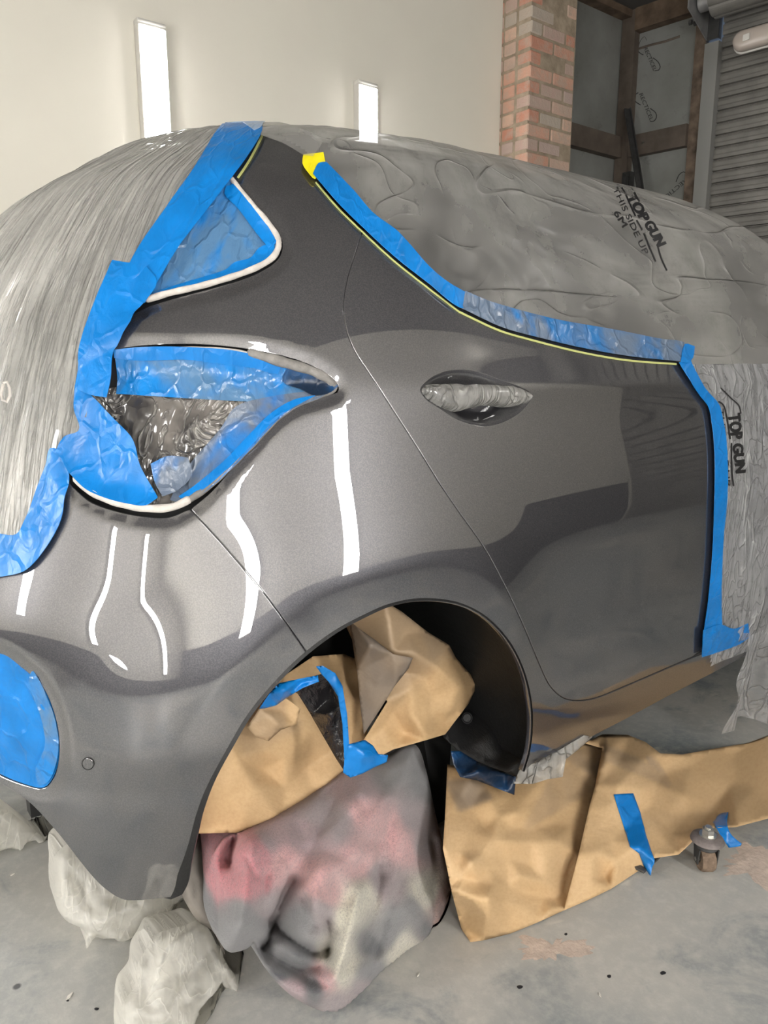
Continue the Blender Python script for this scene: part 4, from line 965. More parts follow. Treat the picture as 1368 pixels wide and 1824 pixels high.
def film(name, mask, mat, hfun, label, extra=None):
    q = [(j * NU + i, j * NU + i + 1, (j + 1) * NU + i + 1, (j + 1) * NU + i) for j, i in zip(*np.where(mask))]
    q = np.array(q); used = np.zeros(NVR * NU, bool); used[q.ravel()] = True; mp = np.cumsum(used) - 1
    V = G + NG * (0.007 * (1 - edgeF) + hfun() * edgeF)[..., None]; V = V.reshape(-1, 3)[used]; jj, ii = np.divmod(np.where(used)[0], NU); uv = np.stack([ii, jj], 1) * MET; Fq = [tuple(f) for f in mp[q]]
    if extra: 
        eV, eF, eU = extra; n0 = len(V); V = np.concatenate([V, eV]); uv = np.concatenate([uv, eU]); Fq += [tuple(a + n0 for a in f) for f in eF]
    o = link(name, pymesh(name, V, Fq, True, uv), mat); tag(o, label, 'plastic sheet'); return o
ugrid, vgrid = np.meshgrid(np.arange(NU) * MET[0], np.arange(NVR) * MET[1])
def wav(u, v, seed, fu, fv, n=7):
    r = np.random.default_rng(seed); out = 0
    for k in range(n):
        a, b, c = r.normal(fu, fu * .5), r.normal(0, fv), r.uniform(0, 6.28); out = out + np.sin(u * a + v * b + c) / n ** .5
    return out
def h_rear():
    Z, X = G[..., 2], G[..., 0]
    return 0.009 + 0.016 * np.exp(-((Z - 1.42) / 0.09) ** 2) * sm((0.75 - X) / 0.3) + 0.0025 * wav(ugrid, vgrid, 3, 90, 8) + 0.0015 * wav(ugrid, vgrid, 4, 180, 12)
def h_side():
    return 0.008 + 0.0012 * wav(ugrid, vgrid, 5, 14, 24) + 0.0008 * wav(ugrid, vgrid, 6, 40, 45) + 0.012 * sm((G[..., 0] - 2.0) / 0.3)
film_rear = film('masking_film', rear & ~unc & ~low, M['film_pleat'], h_rear, 'pleated translucent plastic sheet draped over the tailgate at the left')
eV = []; eU = []; nx_, nz_ = 90, 16
for b in range(nz_ + 1):
    for a in range(nx_ + 1):
        x = 2.02 + a / nx_ * 1.7; z = 0.36 - b / nz_ * (0.30 + 0.012 * math.sin(a * 0.9)); s = b / nz_
        y = 0.935 + 0.03 * s * math.sin(a * 0.55) + 0.015 * s * math.sin(a * 1.3 + 2) + 0.02 * s
        eV.append((x + 0.035 * s * math.sin(b * .7) * (a == 0), y, z)); eU.append((x, z))
eF = [(b * (nx_ + 1) + a, b * (nx_ + 1) + a + 1, (b + 1) * (nx_ + 1) + a + 1, (b + 1) * (nx_ + 1) + a) for b in range(nz_) for a in range(nx_)]
hang = (~rear) & (cen[..., 0] > 1.6) & (cen[..., 2] < 1.10) & (np.arange(NU - 1) >= I0)[None, :]
film_side = film('masking_film', (~rear) & ~unc & ~low & ~hang, M['film_side'], h_side, 'hazy printed plastic sheet over the roof and side windows')
def h_hang(): return 0.009 + 0.003 * wav(ugrid, vgrid, 7, 30, 6) + 0.010 * sm((G[..., 0] - 2.0) / 0.2)
film_front = film('masking_film', hang & ~unc & ~low, M['film_hang'], h_hang, 'clear plastic sheet hanging over the front door at the right edge', (np.array(eV), eF, np.array(eU)))
tag(patch('masking_film', [chart([(462,224,1),(462,252,1),(485,260),(506,268),(540,288,1),(556,290,1),(572,262),(520,236)], 6)], M['film_side'], 0.0125, 1.2, 0, 0, disp=cr(0.001, 14, 2)), 'narrow film edge lapping over the top of the rear roof pillar', 'plastic sheet')
# loops of film at the left edge
P_ = [atY(x, y, 1.12) for x, y in ((6,683),(12,680),(17,690),(18,705),(12,716),(4,712),(2,700),(6,684))]
tag(link('string_loop', tube_mesh('string_loop', P_, 0.0022, 8), M['foam']), 'small white loop lying on the plastic sheet at the left edge', 'loop')

# print on the films
def glyphs(body, o, ex, h, bold=0.0, squash=1.0, shear=0.0):
    cu = bpy.data.curves.new('t', 'FONT'); cu.body = body; cu.size = 1.0; cu.offset = bold; cu.shear = shear; cu.resolution_u = 3
    ob = bpy.data.objects.new('t', cu); COL.objects.link(ob); bpy.context.view_layer.update()
    me = bpy.data.meshes.new_from_object(ob.evaluated_get(bpy.context.evaluated_depsgraph_get()))
    bm = bmesh.new(); bm.from_mesh(me); bmesh.ops.triangulate(bm, faces=bm.faces[:]); bmesh.ops.subdivide_edges(bm, edges=[e for e in bm.edges if e.calc_length() > 0.25], cuts=2); bmesh.ops.triangulate(bm, faces=bm.faces[:])
    V = np.array([v.co[:2] for v in bm.verts]); Fs = [tuple(v.index for v in f.verts) for f in bm.faces]; bm.free()
    bpy.data.objects.remove(ob); bpy.data.meshes.remove(me); bpy.data.curves.remove(cu)
    ex = np.array(ex, float); L = np.hypot(*ex); u = ex / L; up = np.array([u[1], -u[0]])
    xs = V[:, 0] / (V[:, 0].max()) * L; ys = V[:, 1] / 0.70 * h
    return np.array(o, float) + xs[:, None] * u + ys[:, None] * up, Fs
def onmesh(name, parts, tgt, mat, parent, lift=0.0015, plane=None):
    bv = meshbvh(tgt) if tgt is not None else None; V = []; Fs = []
    for P2, F2 in parts:
        n0 = len(V)
        for p in P2:
            d = Vector(ray(*p).tolist()).normalized()
            if plane is not None: q = plane(*p); V.append(q)
            else:
                r = bv.ray_cast(Vector(CAM.tolist()), d)
                V.append(np.array(r[0] - d * lift) if r[0] else (V[-1] if V else CAM + np.array(d) * 2))
        Fs += [tuple(a + n0 for a in f) for f in F2]
    return link(name, pymesh(name, V, Fs, False), mat, parent)
def band(pts, w):
    c = catmull(pts, 4); t = np.gradient(c, axis=0); t /= np.linalg.norm(t, axis=1, keepdims=True); n = np.stack([-t[:, 1], t[:, 0]], 1) * w / 2
    V = np.concatenate([c - n, c + n]); k = len(c); return V, [(i, i + 1, k + i + 1, k + i) for i in range(k - 1)]
pr = [glyphs('TOP', (1115,349), (28,47), 17, 0.03, shear=0.15), glyphs('GUN', (1146,397), (26,44), 17, 0.03, shear=0.15), glyphs('TOP', (1116.2,351), (28,47), 17, 0.02, shear=0.15), glyphs('GUN', (1147.2,399), (26,44), 17, 0.02, shear=0.15), glyphs('6M', (1092.3,379), (17,27), 11.5, 0.0), glyphs('THIS SIDE UP', (1091,336), (56,118), 10, 0.006), glyphs('6M', (1091.5,378), (17,27), 11.5, 0.0),
      band([(1098,327),(1107,334),(1113,343),(1122,363),(1132,385)], 3), band([(1134,392),(1144,410)], 3), band([(1147,415),(1156,438),(1168,466)], 3.2), band([(1116,329),(1128,338),(1135,352)], 2), band([(1171,436),(1178,460),(1188,482)], 3)]
onmesh('printed_lettering', pr, film_side, M['ink'], film_side)
pr = [glyphs('TOP', (1297,738), (6,44), 21, 0.03), glyphs('GUN', (1305,790), (6,52), 18, 0.03), glyphs('TOP', (1297.6,740), (6,44), 20, 0.02), glyphs('GUN', (1305.6,792), (6,52), 17, 0.02), glyphs('THIS SIDE UP', (1280,728), (13,138), 9, 0.004),
      band([(1280,715),(1289,722),(1294,740),(1301,782)], 2.6), band([(1303,789),(1304,842),(1307,866)], 2.6), band([(1284,691),(1303,710),(1316,722),(1320,737)], 2.2)]
onmesh('printed_lettering', pr, film_front, M['ink'], film_front, 0.004)
W_ = lambda x, y: onW(x, y, 0.004)
lg = [glyphs('RECTICEL', (1146,85), (18,42), 7, 0.004), band([(1135,86),(1138,93),(1146,98)], 1.6), band([(1163,103),(1172,110),(1176,119),(1173,125),(1166,126)], 1.6), band([(1137,84),(1141,72),(1148,65),(1152,72)], .8)]
tag(onmesh('printed_logo', lg, None, M['ink_faint'], None, plane=W_), 'faded black curved logo print high on the insulation board', 'logo')
lg = [glyphs('RECTICEL', (1138,167), (20,49), 7, 0.004), band([(1137,165),(1130,170),(1130,179),(1141,187)], 1.8), band([(1158,193),(1168,201),(1169,210),(1164,216),(1158,216)], 1.8)]
tag(onmesh('printed_logo', lg, None, M['ink_faint'], None, plane=W_), 'faded black curved logo print in the middle board just above the leaning bar', 'logo')
lg = [glyphs('RECTICEL', (1221,317), (-50,42), 7, 0.004), band([(1204,324),(1210,311),(1218,306),(1223,311),(1220,320)], 1.6)]
tag(onmesh('printed_logo', lg, None, M['ink_faint'], None, plane=W_), 'upside-down black logo print low on the insulation board near the rail', 'logo')

# ================================================================== MASKING IN THE WHEEL HOUSING
GREY = lambda poly, s=12, v=1.0: (poly, s, v)
sheet('masking_paper', [(300,1486,1.10),(422,1483,1.07),(500,1462,1.08),(570,1425,1.10),(625,1385,1.12),(660,1360,1.14),(655,1315,1.16),(648,1240,1.2),(640,1176,1.24),(612,1165,1.24),(558,1169,1.2),(512,1200,1.14),(450,1250,1.08),(400,1320,1.05),(350,1400,1.06)],
    [(455,1275,1.09),(560,1300,1.13),(452,1400,1.065),(435,1455,1.06),(600,1330,1.15),(545,1370,1.14),(470,1370,1.12),(470,1335,1.09),(420,1350,1.045)], M['paper'], None, 6, 0.003, 7, 1, 0.0005, facets=26, famp=0.008,
    stain=[GREY([(380,1250),(480,1235),(520,1290),(440,1330)], 30, 0.35)], label='brown paper sheet masking the rear half of the wheel housing', cat='paper')
sheet('masking_paper', [(612,1105,1.18),(684,1070,1.10),(716,1090,1.10),(762,1126,1.12),(800,1149,1.12),(812,1172,1.15),(852,1217,1.17),(834,1254,1.15),(793,1308,1.10),(760,1318,1.08),(700,1335,1.10),(668,1352,1.10),(648,1318,1.12),(690,1250,1.09),(650,1190,1.16)],
    [(700,1160,1.07),(738,1165,1.05),(728,1200,1.10),(780,1190,1.07),(770,1240,1.11),(735,1275,1.09),(700,1270,1.12),(815,1225,1.10),(790,1290,1.12),(750,1300,1.075),(720,1305,1.12)], M['paper'], None, 6, 0.003, 8, 2, 0.0005, facets=26, famp=0.010,
    stain=[GREY([(612,1100),(690,1075),(735,1105),(790,1150),(740,1190),(700,1230),(640,1230)], 40, 0.55), GREY([(745,1085),(800,1149),(760,1180),(700,1120)], 25, 0.4)], label='creased brown paper hanging in the middle of the wheel housing', cat='paper')
sheet('masking_paper', [(622,1106,1.13),(640,1120,1.09),(668,1140,1.055),(700,1165,1.05),(735,1172,1.04),(728,1190,1.05),(703,1222,1.06),(676,1265,1.07),(648,1308,1.08),(642,1260,1.09),(636,1195,1.10)],
    [(660,1150,1.045),(690,1190,1.06),(670,1220,1.075),(665,1180,1.08),(705,1185,1.045)], M['paper'], None, 5, 0.002, 10, 3, 0.0005, facets=10, famp=0.005,
    stain=[GREY([(600,1090),(760,1150),(760,1220),(640,1320)], 10, 1.0)], label='pointed paper flap sprayed dark grey in the wheel housing', cat='paper')
sheet('masking_paper', [(440,1295,1.045),(462,1262,1.045),(505,1240,1.05),(535,1262,1.06),(528,1290,1.06),(500,1300,1.05),(478,1320,1.05),(455,1312,1.045)], [(480,1275,1.035),(500,1262,1.06),(495,1290,1.03)], M['paper'], None, 5, 0.008, 16, 4, 0.001,
    stain=[GREY([(430,1280),(500,1250),(500,1300),(440,1320)], 20, 0.5)], label='small crushed brown paper fold behind the wheel arch edge', cat='paper')
sheet('masking_film', [(500,1222,1.02),(530,1212,1.02),(575,1200,1.01),(597,1205,1.0),(606,1255,1.0),(617,1320,1.0),(614,1374,1.0),(598,1350,1.02),(575,1310,1.04),(555,1275,1.05),(530,1235,1.04)],
    [(570,1235,1.03),(590,1270,0.99),(580,1250,1.05),(598,1310,1.02)], M['film_black'], None, 5, 0.012, 16, 5, 0.002, label='black glossy crumpled film strip hanging in the wheel housing', cat='plastic sheet')
def bt(outer, inner, label, mat='tape', **k): return sheet('masking_tape', outer, inner, M[mat], None, 4, 0.004, 22, random.random() * 9, 0.0008, label=label, cat='tape', **k)
bt([(462,1262,1.03),(480,1235,1.02),(497,1217,1.01),(530,1210,1.01),(566,1203,1.0),(568,1214,1.0),(540,1225,1.01),(515,1240,1.03),(492,1256,1.03),(470,1262,1.035)], [(505,1230,0.995),(535,1217,1.02)], 'crumpled blue tape strip just behind the wheel arch edge')
bt([(563,1187,0.99),(575,1186,0.985),(597,1199,0.98),(610,1222,0.98),(618,1270,0.98),(622,1325,0.98),(622,1360,0.985),(613,1350,0.985),(610,1290,0.985),(602,1240,0.985),(586,1215,0.985),(572,1200,0.99)], [(600,1225,0.975)], 'blue tape edge running down beside the black film strip')
bt([(620,1326,0.98),(650,1318,0.985),(664,1328,0.98),(674,1343,0.975),(691,1345,0.97),(689,1357,0.97),(668,1366,0.97),(645,1378,0.975),(624,1385,0.98),(611,1376,0.985),(614,1350,0.985)], [(648,1345,0.965),(636,1360,0.975)], 'folded bright blue tape at the foot of the black film strip')
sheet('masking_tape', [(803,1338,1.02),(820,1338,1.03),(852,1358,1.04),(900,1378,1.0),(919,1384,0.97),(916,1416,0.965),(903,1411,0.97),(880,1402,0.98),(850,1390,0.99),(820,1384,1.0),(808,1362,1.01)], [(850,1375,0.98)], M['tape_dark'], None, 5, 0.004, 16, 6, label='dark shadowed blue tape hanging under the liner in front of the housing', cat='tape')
sheet('masking_film', [(925,1372,0.985),(950,1360,0.98),(1000,1334,0.975),(1040,1310,0.975),(1056,1312,0.985),(1030,1335,0.985),(1008,1352,0.98),(1002,1384,0.965),(975,1388,0.96),(950,1396,0.955),(915,1396,0.965)], [(970,1365,0.955),(990,1370,0.98),(950,1380,0.975)], M['film_clear'], None, 4, 0.010, 18, 7, 0.002, label='clear crumpled film under the sill beside the wheel housing', cat='plastic sheet')

# ================================================================== BROWN PAPER OVER THE DOLLY ON THE FLOOR
def fl(px, py, z=0.003): return (px, py, float(atZ(px, py, z)[1]))
P3o = [(797,1362,1.10),(860,1372,1.06),(930,1386,1.03),(1009,1340,1.08),(1040,1322,1.14),(1078,1332,1.12),(1062,1404,1.02),(1052,1436,0.98),(1034,1524,0.90),fl(1012,1618),fl(960,1642),fl(911,1662),fl(860,1675),fl(838,1678),fl(822,1655),(805,1590,0.90),(789,1511,0.93),(793,1450,0.99)]
paper3 = sheet('floor_paper', P3o, [(1054,1345,1.10),(935,1420,0.975),(952,1475,0.945),(922,1448,0.94),(860,1520,0.905),(880,1575,0.87),(810,1585,0.885),(940,1590,0.885),(1040,1400,1.03),(950,1500,0.915),(1020,1470,0.955),(1003,1600,0.87),(870,1630,0.845),(970,1570,0.88),(840,1440,1.0),(960,1400,1.0),(820,1420,1.02),(895,1610,0.862)], M['paper'], None, 6.5, 0.004, 6.5, 5, 0.0004, edge=0.15, facets=46, famp=0.008,
    stain=[GREY([(800,1395),(850,1390),(870,1420),(820,1440)], 12, 0.7), GREY([(985,1385),(1060,1340),(1060,1400),(940,1470)], 12, 0.35), GREY([(1000,1345),(1060,1330),(1055,1380)], 8, 0.5)], label='large creased brown paper sheet over the dolly, its corner touching the floor', cat='paper')
P4o = [(1073,1333,1.09),(1060,1400,0.985),(1050,1436,0.95),(1030,1524,0.875),fl(1004,1622),fl(1050,1602),fl(1089,1583),fl(1142,1548),(1162,1529,0.79),(1209,1522,0.765),(1244,1489,0.745),(1267,1475,0.735),(1311,1473,0.725),(1368,1458,0.715),(1500,1430,0.70),(1500,1296,0.84),(1368,1318,0.93),(1275,1333,0.97),(1215,1344,0.98),(1176,1342,1.0),(1150,1322,1.06),(1118,1309,1.12),(1072,1308,1.14),(1042,1324,1.12)]
paper4 = sheet('floor_paper', P4o, [(1080,1340,1.04),(1150,1352,0.99),(1170,1400,0.935),(1255,1425,0.86),(1100,1400,0.945),(1120,1470,0.885),(1190,1450,0.86),(1246,1480,0.775),(1300,1400,0.86),(1200,1490,0.81),(1060,1520,0.86),(1090,1500,0.87),(1065,1440,0.935),(1180,1380,0.965),(1340,1380,0.86),(1270,1445,0.83),(1080,1560,0.85),(1230,1365,0.95),(1310,1440,0.775)], M['paper'], None, 6.5, 0.004, 6.5, 8, 0.0004, edge=0.15, facets=60, famp=0.0065,
    stain=[GREY([(1076,1330),(1100,1340),(1180,1375),(1190,1398),(1080,1352)], 9, 0.45), GREY([(1150,1350),(1165,1352),(1180,1375),(1172,1376)], 4, 0.6)], label='long creased brown paper sheet over the dolly running out of the frame at the right', cat='paper')
def on_paper(name, px, tgt, mat, label, lift=0.003, amp=0.0015):
    bv = meshbvh(tgt); V2, T = cdt([catmull(px, 4, True)], 4); V = []
    ref = []
    for p in V2:
        d = Vector(ray(*p).tolist()).normalized(); r = bv.ray_cast(Vector(CAM.tolist()), d); ref.append(np.linalg.norm(np.array(r[0]) - CAM) if r[0] else np.nan)
    ref = np.array(ref); g = np.where(~np.isnan(ref))[0]
    for k in np.where(np.isnan(ref))[0]: ref[k] = ref[g[np.argmin(((V2[g] - V2[k]) ** 2).sum(1))]]
    for p, r in zip(V2, ref):
        d = ray(*p); d /= np.linalg.norm(d); q = CAM + d * (r - lift); q[2] = max(q[2], 0.003); V.append(q)
    V = np.array(V); V += NV_ * 0; V[:, 1] += amp * vnoise(V, 30, 3)
    o = link(name, pymesh(name, V, T[:, ::-1], True, V2 * 0.001), M[mat]); md = o.modifiers.new('thick', 'SOLIDIFY'); md.thickness = 0.0006
    return tag(o, label, 'tape')
on_paper('masking_tape', [(1093,1415,1),(1128,1413,1),(1141,1450),(1152,1490),(1166,1532,1),(1158,1561,1),(1146,1540),(1138,1520,1),(1122,1508,1),(1110,1468)], paper4, 'tape', 'upright blue tape strip stuck on the brown floor paper')
on_paper('masking_tape', [(1270,1464,1),(1282,1450),(1297,1446,1),(1295,1466),(1302,1486),(1321,1503,1),(1318,1507),(1298,1510,1),(1284,1488)], paper4, 'tape', 'small twisted blue tape strip at the paper edge above the caster', 0.012)

# the dolly
pw = atZ(1263, 1563, 0.0); dc = np.array([pw[0] + 0.01, pw[1] + 0.012, 0]); do = empty('dolly', tuple(dc)); tag(do, 'low steel dolly with caster wheel mostly hidden under the brown paper', 'dolly')
vd = Vector((FH[0], FH[1], 0)); vr = Vector((RH[0], RH[1], 0)); c0 = Vector(dc.tolist()) + vd * 0.01
qd = Matrix((vr, vd, Vector((0, 0, 1)))).transposed()
def lathe(name, c, axis, prof, mat, par, seg=32):
    ax = Vector(axis).normalized(); a = ax.orthogonal().normalized(); b = ax.cross(a); V = []; Fs = []
    for r, h in prof:
        for k in range(seg): q = 2 * math.pi * k / seg; V.append(c + ax * h + (a * math.cos(q) + b * math.sin(q)) * r)
    for i in range(len(prof) - 1):
        for k in range(seg): Fs.append((i * seg + k, i * seg + (k + 1) % seg, (i + 1) * seg + (k + 1) % seg, (i + 1) * seg + k))
    me = pymesh(name, V, Fs); bm = bmesh.new(); bm.from_mesh(me); bmesh.ops.recalc_face_normals(bm, faces=bm.faces[:]); bm.to_mesh(me); bm.free()
    me.polygons.foreach_set('use_smooth', [True] * len(me.polygons)); me.set_sharp_from_angle(angle=math.radians(40)); return link(name, me, mat, par)
R_ = 0.027; wc = c0 + Vector((0, 0, R_ + 0.001)); cw = empty('caster', tuple(wc)); cw.parent = do; cw.matrix_parent_inverse = Matrix.Translation(do.location).inverted()
def dpart(o): o.parent = do; o.matrix_parent_inverse = Matrix.Translation(do.location).inverted(); return o
COL.objects.unlink(cw); bpy.data.objects.remove(cw)
lathe('caster_wheel', wc, vr, [(0.006, -0.013), (0.022, -0.013), (R_ - .003, -0.015), (R_, -0.010), (R_, 0.010), (R_ - .003, 0.015), (0.022, 0.016), (0.006, 0.016), (0.006, -0.013)], M['rubber'], do)
for s_ in (-1, 1):
    mb = MB(); mb.prism([wc + vr * s_ * 0.0195 + vd * a_ + Vector((0, 0, b_)) for a_, b_ in ((-0.010, -0.008), (0.008, -0.008), (0.016, 0.031), (-0.016, 0.031))], tuple(vr * s_ * 0.0028)); mb.build('fork', M['steel_dark'], do)
MB().cyl(wc - vr * 0.023, wc + vr * 0.023, 0.0045, seg=12).build('axle_bolt', M['zinc'], do, True)
zt = wc.z + 0.029
lathe('swivel_bearing', Vector((wc.x, wc.y, zt)), (0, 0, 1), [(0.004, 0), (0.022, 0), (0.024, 0.003), (0.020, 0.007), (0.024, 0.009), (0.023, 0.012), (0.004, 0.013)], M['steel_dark'], do)
lathe('top_cup', Vector((wc.x, wc.y, zt + 0.012)), (0, 0, 1), [(0.004, 0), (0.030, 0.001), (0.036, 0.006), (0.034, 0.011), (0.026, 0.016), (0.004, 0.018)], M['iron'], do)
bz = zt + 0.029; lathe('washer', Vector((wc.x, wc.y, bz)), (0, 0, 1), [(0.003, 0), (0.018, 0), (0.018, 0.003), (0.003, 0.003)], M['zinc'], do)
mb = MB(); mb.cyl((wc.x, wc.y, bz + 0.003), (wc.x, wc.y, bz + 0.016), 0.0135, seg=6); mb.cyl((wc.x, wc.y, bz + 0.016), (wc.x, wc.y, bz + 0.018), 0.0135, 0.010, seg=6); mb.build('hex_bolt', M['zinc'], do)
MB().cyl((wc.x, wc.y, bz + 0.017), (wc.x, wc.y, bz + 0.022), 0.007, seg=14).build('bolt_end', M['zinc'], do, True)
ab = atZ(1160, 1537, 0.006); mb = MB(); mb.box(ab + np.array([0.02, 0.02, 0.004]), (0.14, 0.05, 0.006), Matrix.Rotation(0.1, 3, 'Z'), 0.001); mb.build('foot_plate', M['steel_dark'], do)

# ================================================================== LUMPS ON THE FLOOR
def lump(name, outline, mat, y_top, y_bot, front, back, Rpx, folds=(), step=7, amp=0.0, cs=8.0, seed=0.0, fine=0.0, seeds=None, label=None, cat=None, power=0.5):
    loop = catmull(outline, step, True); V2, T = cdt([loop], step); n = len(V2); d = distpoly(V2, loop); y0, y1 = loop[:, 1].min(), loop[:, 1].max()
    f = (V2[:, 1] - y0) / (y1 - y0); Yr = y_top + (y_bot - y_top) * f
    dome = np.sqrt(np.clip(1 - (1 - np.clip(d / Rpx, 0, 1)) ** 2, 0, 1))
    base = np.array([atY(x, y, Y) for (x, y), Y in zip(V2, Yr)]); dirs = base - CAM; dist = np.linalg.norm(dirs, axis=1, keepdims=True); dirs /= dist
    h = front * dome; edge = sm(d / 14)
    for pts, a, w in folds:
        df = distpoly(V2, catmull(pts, 8), False) / w; h = h + a * (1.5 * np.exp(-df ** 1.6) if a > 0 else 1.15 * np.exp(-df * 1.1)) * edge
    if amp: h = h + amp * (crumple(base, cs, seed) - 0.25) * edge + amp * 0.5 * (crumple(base, cs * 2.2, seed + 3) - 0.25) * edge
    if fine: h = h + fine * vnoise(base, 25, seed) * edge
    A = base - dirs * h[:, None]; A[:, 2] = np.maximum(A[:, 2], 0.003)
    B = base + np.array([0, 1, 0]) * (back * dome)[:, None]; B[:, 2] = np.maximum(B[:, 2], 0.003)
    bd = d < 1e-6; idx = np.arange(n); bi = np.where(bd, idx, n + np.cumsum(~bd) - 1)
    V = np.concatenate([A, B[~bd]]); Fs = [tuple(t[::-1]) for t in T] + [tuple(int(bi[a]) for a in t) for t in T]
    me = pymesh(name, V, Fs, True, np.concatenate([V2, V2[~bd] + 300]) * 0.001)
    if seeds:
        sxy = np.array([s[:2] for s in seeds], float); sc = np.array([S(s[2]) for s in seeds]); wob = np.stack([vnoise(base, 16, 1), vnoise(base, 16, 6)], 1) * 14
        dd = ((V2[:, None] + wob[:, None] - sxy[None]) ** 2).sum(2) + 40; w = dd ** -2.2; w /= w.sum(1, keepdims=True); c = w @ sc; c = np.concatenate([c, c[~bd]])
        at = me.attributes.new('tint', 'FLOAT_COLOR', 'POINT'); at.data.foreach_set('color', c.astype(np.float32).ravel())
    o = link(name, me, mat)
    return tag(o, label, cat)
PK, PS, GM, GR, DG, CRM, MV, PB = (206,160,160), (206,130,138), (156,142,144), (122,122,124), (76,79,84), (212,207,190), (164,142,146), (180,148,140)
seeds = [(640,1400,MV),(700,1375,GR),(745,1400,GR),(650,1450,PK),(695,1480,PK),(600,1465,GM),(560,1450,GM),(540,1490,MV),(722,1510,PK),(640,1535,PK),(560,1560,PK),(590,1585,PK),(462,1520,PS),(440,1575,PS),(408,1540,PS),(398,1580,PS),(500,1540,PK),(482,1500,MV),(430,1625,GR),(402,1660,GR),(452,1645,GR),(480,1612,GM),(540,1640,GR),(520,1665,GR),(572,1620,GM),(640,1600,CRM),(620,1640,CRM),(600,1700,CRM),(612,1735,CRM),(700,1585,GM),(762,1590,CRM),(740,1622,GR),(700,1640,GR),(762,1650,DG),(660,1680,DG),(690,1662,GR),(560,1760,DG),(500,1720,DG),(540,1702,DG),(582,1742,PK),(522,1772,MV),(600,1790,GM),(660,1740,GR),(650,1775,GM),(788,1600,PB),(794,1650,PB),(782,1680,PK),(720,1690,CRM),(470,1700,GR),(740,1450,GM),(760,1500,GM),(680,1560,GM)]
TW = [(690,1346),(718,1328),(742,1328),(758,1368),(776,1450),(792,1520),(803,1600),(800,1650),(786,1688),(762,1694),(735,1702),(692,1730),(652,1770),(602,1805),(560,1796),(512,1768),(472,1724),(456,1694),(452,1680),(440,1690),(408,1696),(390,1672),(388,1620),(384,1560),(382,1520),(398,1492),(430,1478),(510,1440),(570,1402),(622,1366)]
lump('towel', TW, M['towel'], 1.16, float(atZ(600, 1803)[1]) + 0.01, 0.16, 0.20, 150,
    [([(524,1568),(505,1600),(492,1634),(474,1680),(450,1700)], -0.10, 13), ([(486,1640),(512,1668),(558,1697),(584,1690)], -0.07, 12), ([(583,1640),(588,1665),(584,1700)], -0.05, 9),
     ([(418,1484),(408,1540)], -0.05, 14), ([(690,1420),(620,1500),(540,1575)], 0.018, 30), ([(676,1540),(672,1600),(650,1660),(610,1740)], -0.018, 14), ([(773,1500),(775,1600),(768,1690)], -0.035, 9),
     ([(450,1500),(440,1580),(430,1640)], 0.03, 22), ([(560,1620),(580,1560),(640,1520)], 0.02, 22), ([(640,1590),(625,1660),(600,1740)], 0.028, 18), ([(700,1700),(640,1730),(560,1770)], 0.02, 20),
     ([(730,1480),(700,1580),(690,1650)], 0.012, 26), ([(500,1700),(540,1740),(600,1760)], -0.02, 14), ([(600,1420),(560,1500),(530,1545)], -0.012, 16), ([(640,1420),(660,1500)], -0.008, 14), ([(540,1600),(560,1650)], -0.018, 12),([(475,1560),(470,1620)], -0.02, 10), ([(480,1700),(525,1725),(570,1722)], -0.06, 24), ([(414,1490),(404,1530)], -0.06, 10), ([(640,1420),(610,1460),(560,1500)], 0.012, 18), ([(676,1500),(674,1560)], -0.02, 8), ([(700,1620),(760,1600)], 0.012, 18), ([(720,1560),(690,1640),(660,1730)], -0.015, 12), ([(440,1530),(456,1560)], -0.02, 10)],
    5, 0.034, 5.0, 2.0, 0.008, seeds, 'crumpled pink, grey and cream striped towel bundled over the wheel hub', 'towel')
# a second folded towel edge at the left foot of the bundle
lump('bag', [(330,1500),(362,1480),(398,1496),(384,1530),(386,1600),(392,1650),(400,1700),(380,1660),(352,1640),(330,1600)], plain('grey_stained_cloth', (120, 114, 108), 0.95, nscale=8, namt=0.2, bump=0.3), 1.30, 1.16, 0.05, 0.10, 40, (), 6, 0.02, 9, 3, 0.004, None, 'grey stained cloth heaped between the bumper corner and the towel', 'cloth').name = 'cloth'
def film_bag(outline, yt, yb, fr, bk_, R, seed, label, folds=()):
    return lump('polythene_sheet', outline, M['bag'], yt, yb, fr, bk_, R, folds, 6, 0.045, 8.5, seed, 0.006, None, label, 'plastic sheet')
film_bag([(100,1520),(98,1560),(100,1612),(118,1640),(150,1658),(154,1690),(170,1670),(196,1678),(232,1684),(264,1672),(310,1655),(350,1630),(374,1604),(378,1560),(362,1515),(345,1480),(280,1450),(180,1470)], 1.55, float(atZ(180, 1688)[1]), 0.10, 0.18, 80, 1, 'crumpled white polythene heap on the floor below the bumper corner', [([(340,1560),(270,1600),(180,1640)], 0.03, 16), ([(130,1560),(160,1620)], -0.02, 10), ([(360,1520),(350,1600)], -.03, 9)])
film_bag([(-120,1400),(-20,1420),(10,1440),(60,1478),(110,1520),(104,1540),(80,1518),(50,1500),(42,1532),(20,1512),(0,1516),(-60,1540),(-130,1530)], 1.75, float(atZ(0, 1520)[1]), 0.05, 0.15, 40, 2, 'thin white polythene trailing on the floor at the left edge')
film_bag([(258,1694),(272,1668),(300,1655),(330,1648),(352,1640),(372,1655),(390,1690),(420,1728),(437,1762),(430,1790),(418,1808),(400,1830),(380,1880),(300,1900),(222,1880),(216,1820),(220,1786),(240,1756),(244,1720)], 1.22, float(atZ(300, 1850)[1]), 0.09, 0.12, 70, 3, 'crumpled clear polythene bag on the floor nearest the camera, handles up', [([(340,1650),(300,1690),(280,1740)], 0.03, 10), ([(370,1660),(400,1720),(425,1770)], 0.035, 10), ([(345,1670),(350,1760)], -0.03, 14), ([(300,1700),(330,1790)], -0.02, 12), ([(400,1740),(380,1800)], -.02, 10)])
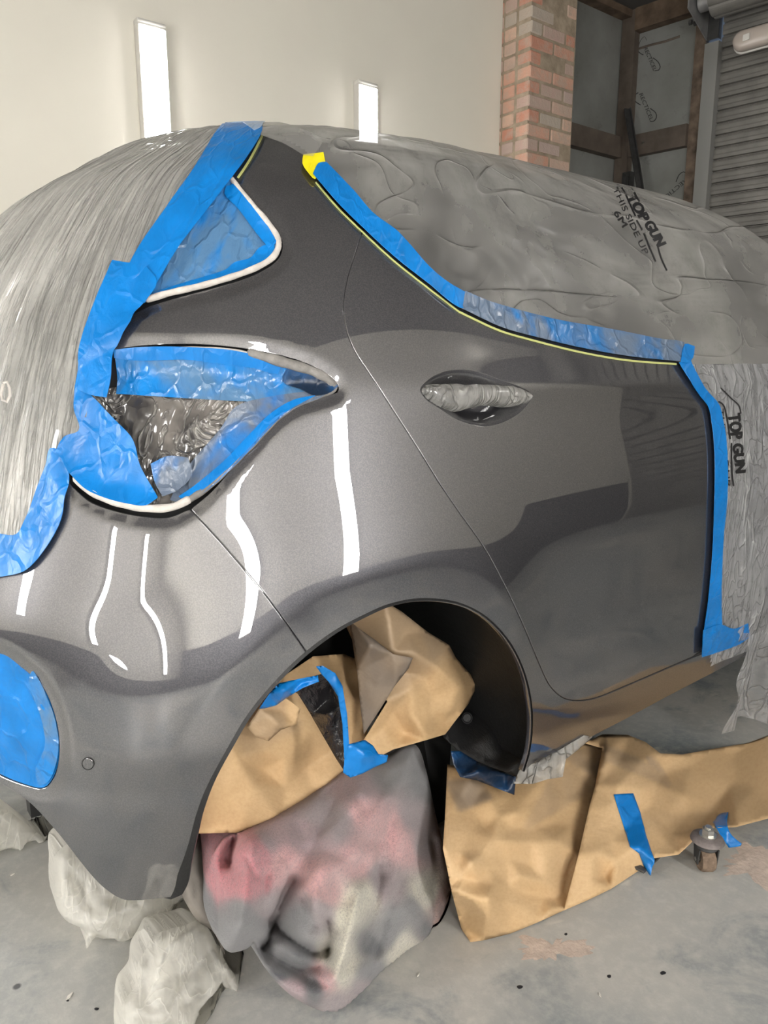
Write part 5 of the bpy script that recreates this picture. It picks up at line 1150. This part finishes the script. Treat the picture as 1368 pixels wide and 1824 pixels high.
# marks and crumbs on the floor
def blot(name, px, py, rx, ry, mat, seed, h=0.0015, n=26, label=None, cat=None, rag=0.35, hf=6):
    r = np.random.default_rng(seed); ph = r.uniform(0, 6.28, 40); V = []; 
    for k in range(n):
        q = 2 * math.pi * k / n; g = 1 + rag * sum(math.sin(q * (m + 2) + ph[m]) / (m + 1.5) for m in range(hf)); V.append(atZ(px + rx * g * math.cos(q), py + ry * g * math.sin(q), 0.0006))
    c = atZ(px, py, 0.0006 + h); V.append(c); me = pymesh(name, V, [(k, (k + 1) % n, n) for k in range(n)]); bm = bmesh.new(); bm.from_mesh(me); bmesh.ops.recalc_face_normals(bm, faces=bm.faces[:]); bm.to_mesh(me); bm.free()
    return tag(link(name, me, M[mat]), label, cat)
blot('filler_splash', 985, 1690, 52, 22, 'chalk', 2, 0.0006, 160, 'pale dried splash on the floor in front of the brown paper', 'splash', 0.45, 30)
blot('filler_splash', 1345, 1540, 60, 26, 'chalk', 5, 0.0005, 160, 'pale worn patch on the floor at the right edge beside the caster', 'splash', 0.5, 30)
dr = [(926,1758,5,'single dark paint drop on the floor below the pale splash, leftmost'), (1085,1739,4,'small dark paint drop on the floor, middle one'), (1181,1733,5,'small dark paint drop on the floor, rightmost'), (1008,1664,3,'tiny dark spot right at the pale splash'), (172,1797,4,'dark spot on the floor at the lower left, nearest the bag'), (120,1797-15,3,'small dark spot on the floor left of the polythene bag'), (95,1551,3,'tiny dark spot on the floor under the bumper at the left')]
for k, (x, y, r, lb_) in enumerate(dr): blot('paint_drop', x, y, r, r * 0.72, 'drop', 20 + k, 0.0012, 14, lb_, 'paint drop', 0.12)
for k, (x, y, r, a_, lb_) in enumerate([(123,1774,7,0.6,'white flake on the floor left of the polythene bag, the biggest'), (22,1557,3.5,0.2,'small white crumb on the floor at the left edge'), (1069,1771,4,1.0,'small pale flake on the floor below the paint drops'), (745,1736,3,0.3,'tiny white crumb on the floor right of the towel')]):
    c = atZ(x, y, 0.003); s = r / 900; mb = MB(); mb.prism([c + np.array([s * 1.3 * math.cos(a_), s * 1.3 * math.sin(a_), 0]), c + np.array([-s * .4 * math.sin(a_), s * .4 * math.cos(a_), 0]), c + np.array([-s * 1.1 * math.cos(a_), -s * 1.2 * math.sin(a_), 0]), c + np.array([s * .3 * math.sin(a_), -s * .3 * math.cos(a_), 0])], (0, 0, -0.0026)); tag(mb.build('filler_chip', M['chip']), lb_, 'chip')

# ================================================================== LIGHTS BEHIND AND BESIDE THE CAMERA (seen as streaks in the paint, except the added fill lamps)
for (pos, n, L, wd_, lb_) in LAMPS: batten(pos, n, L, lb_, wd_)
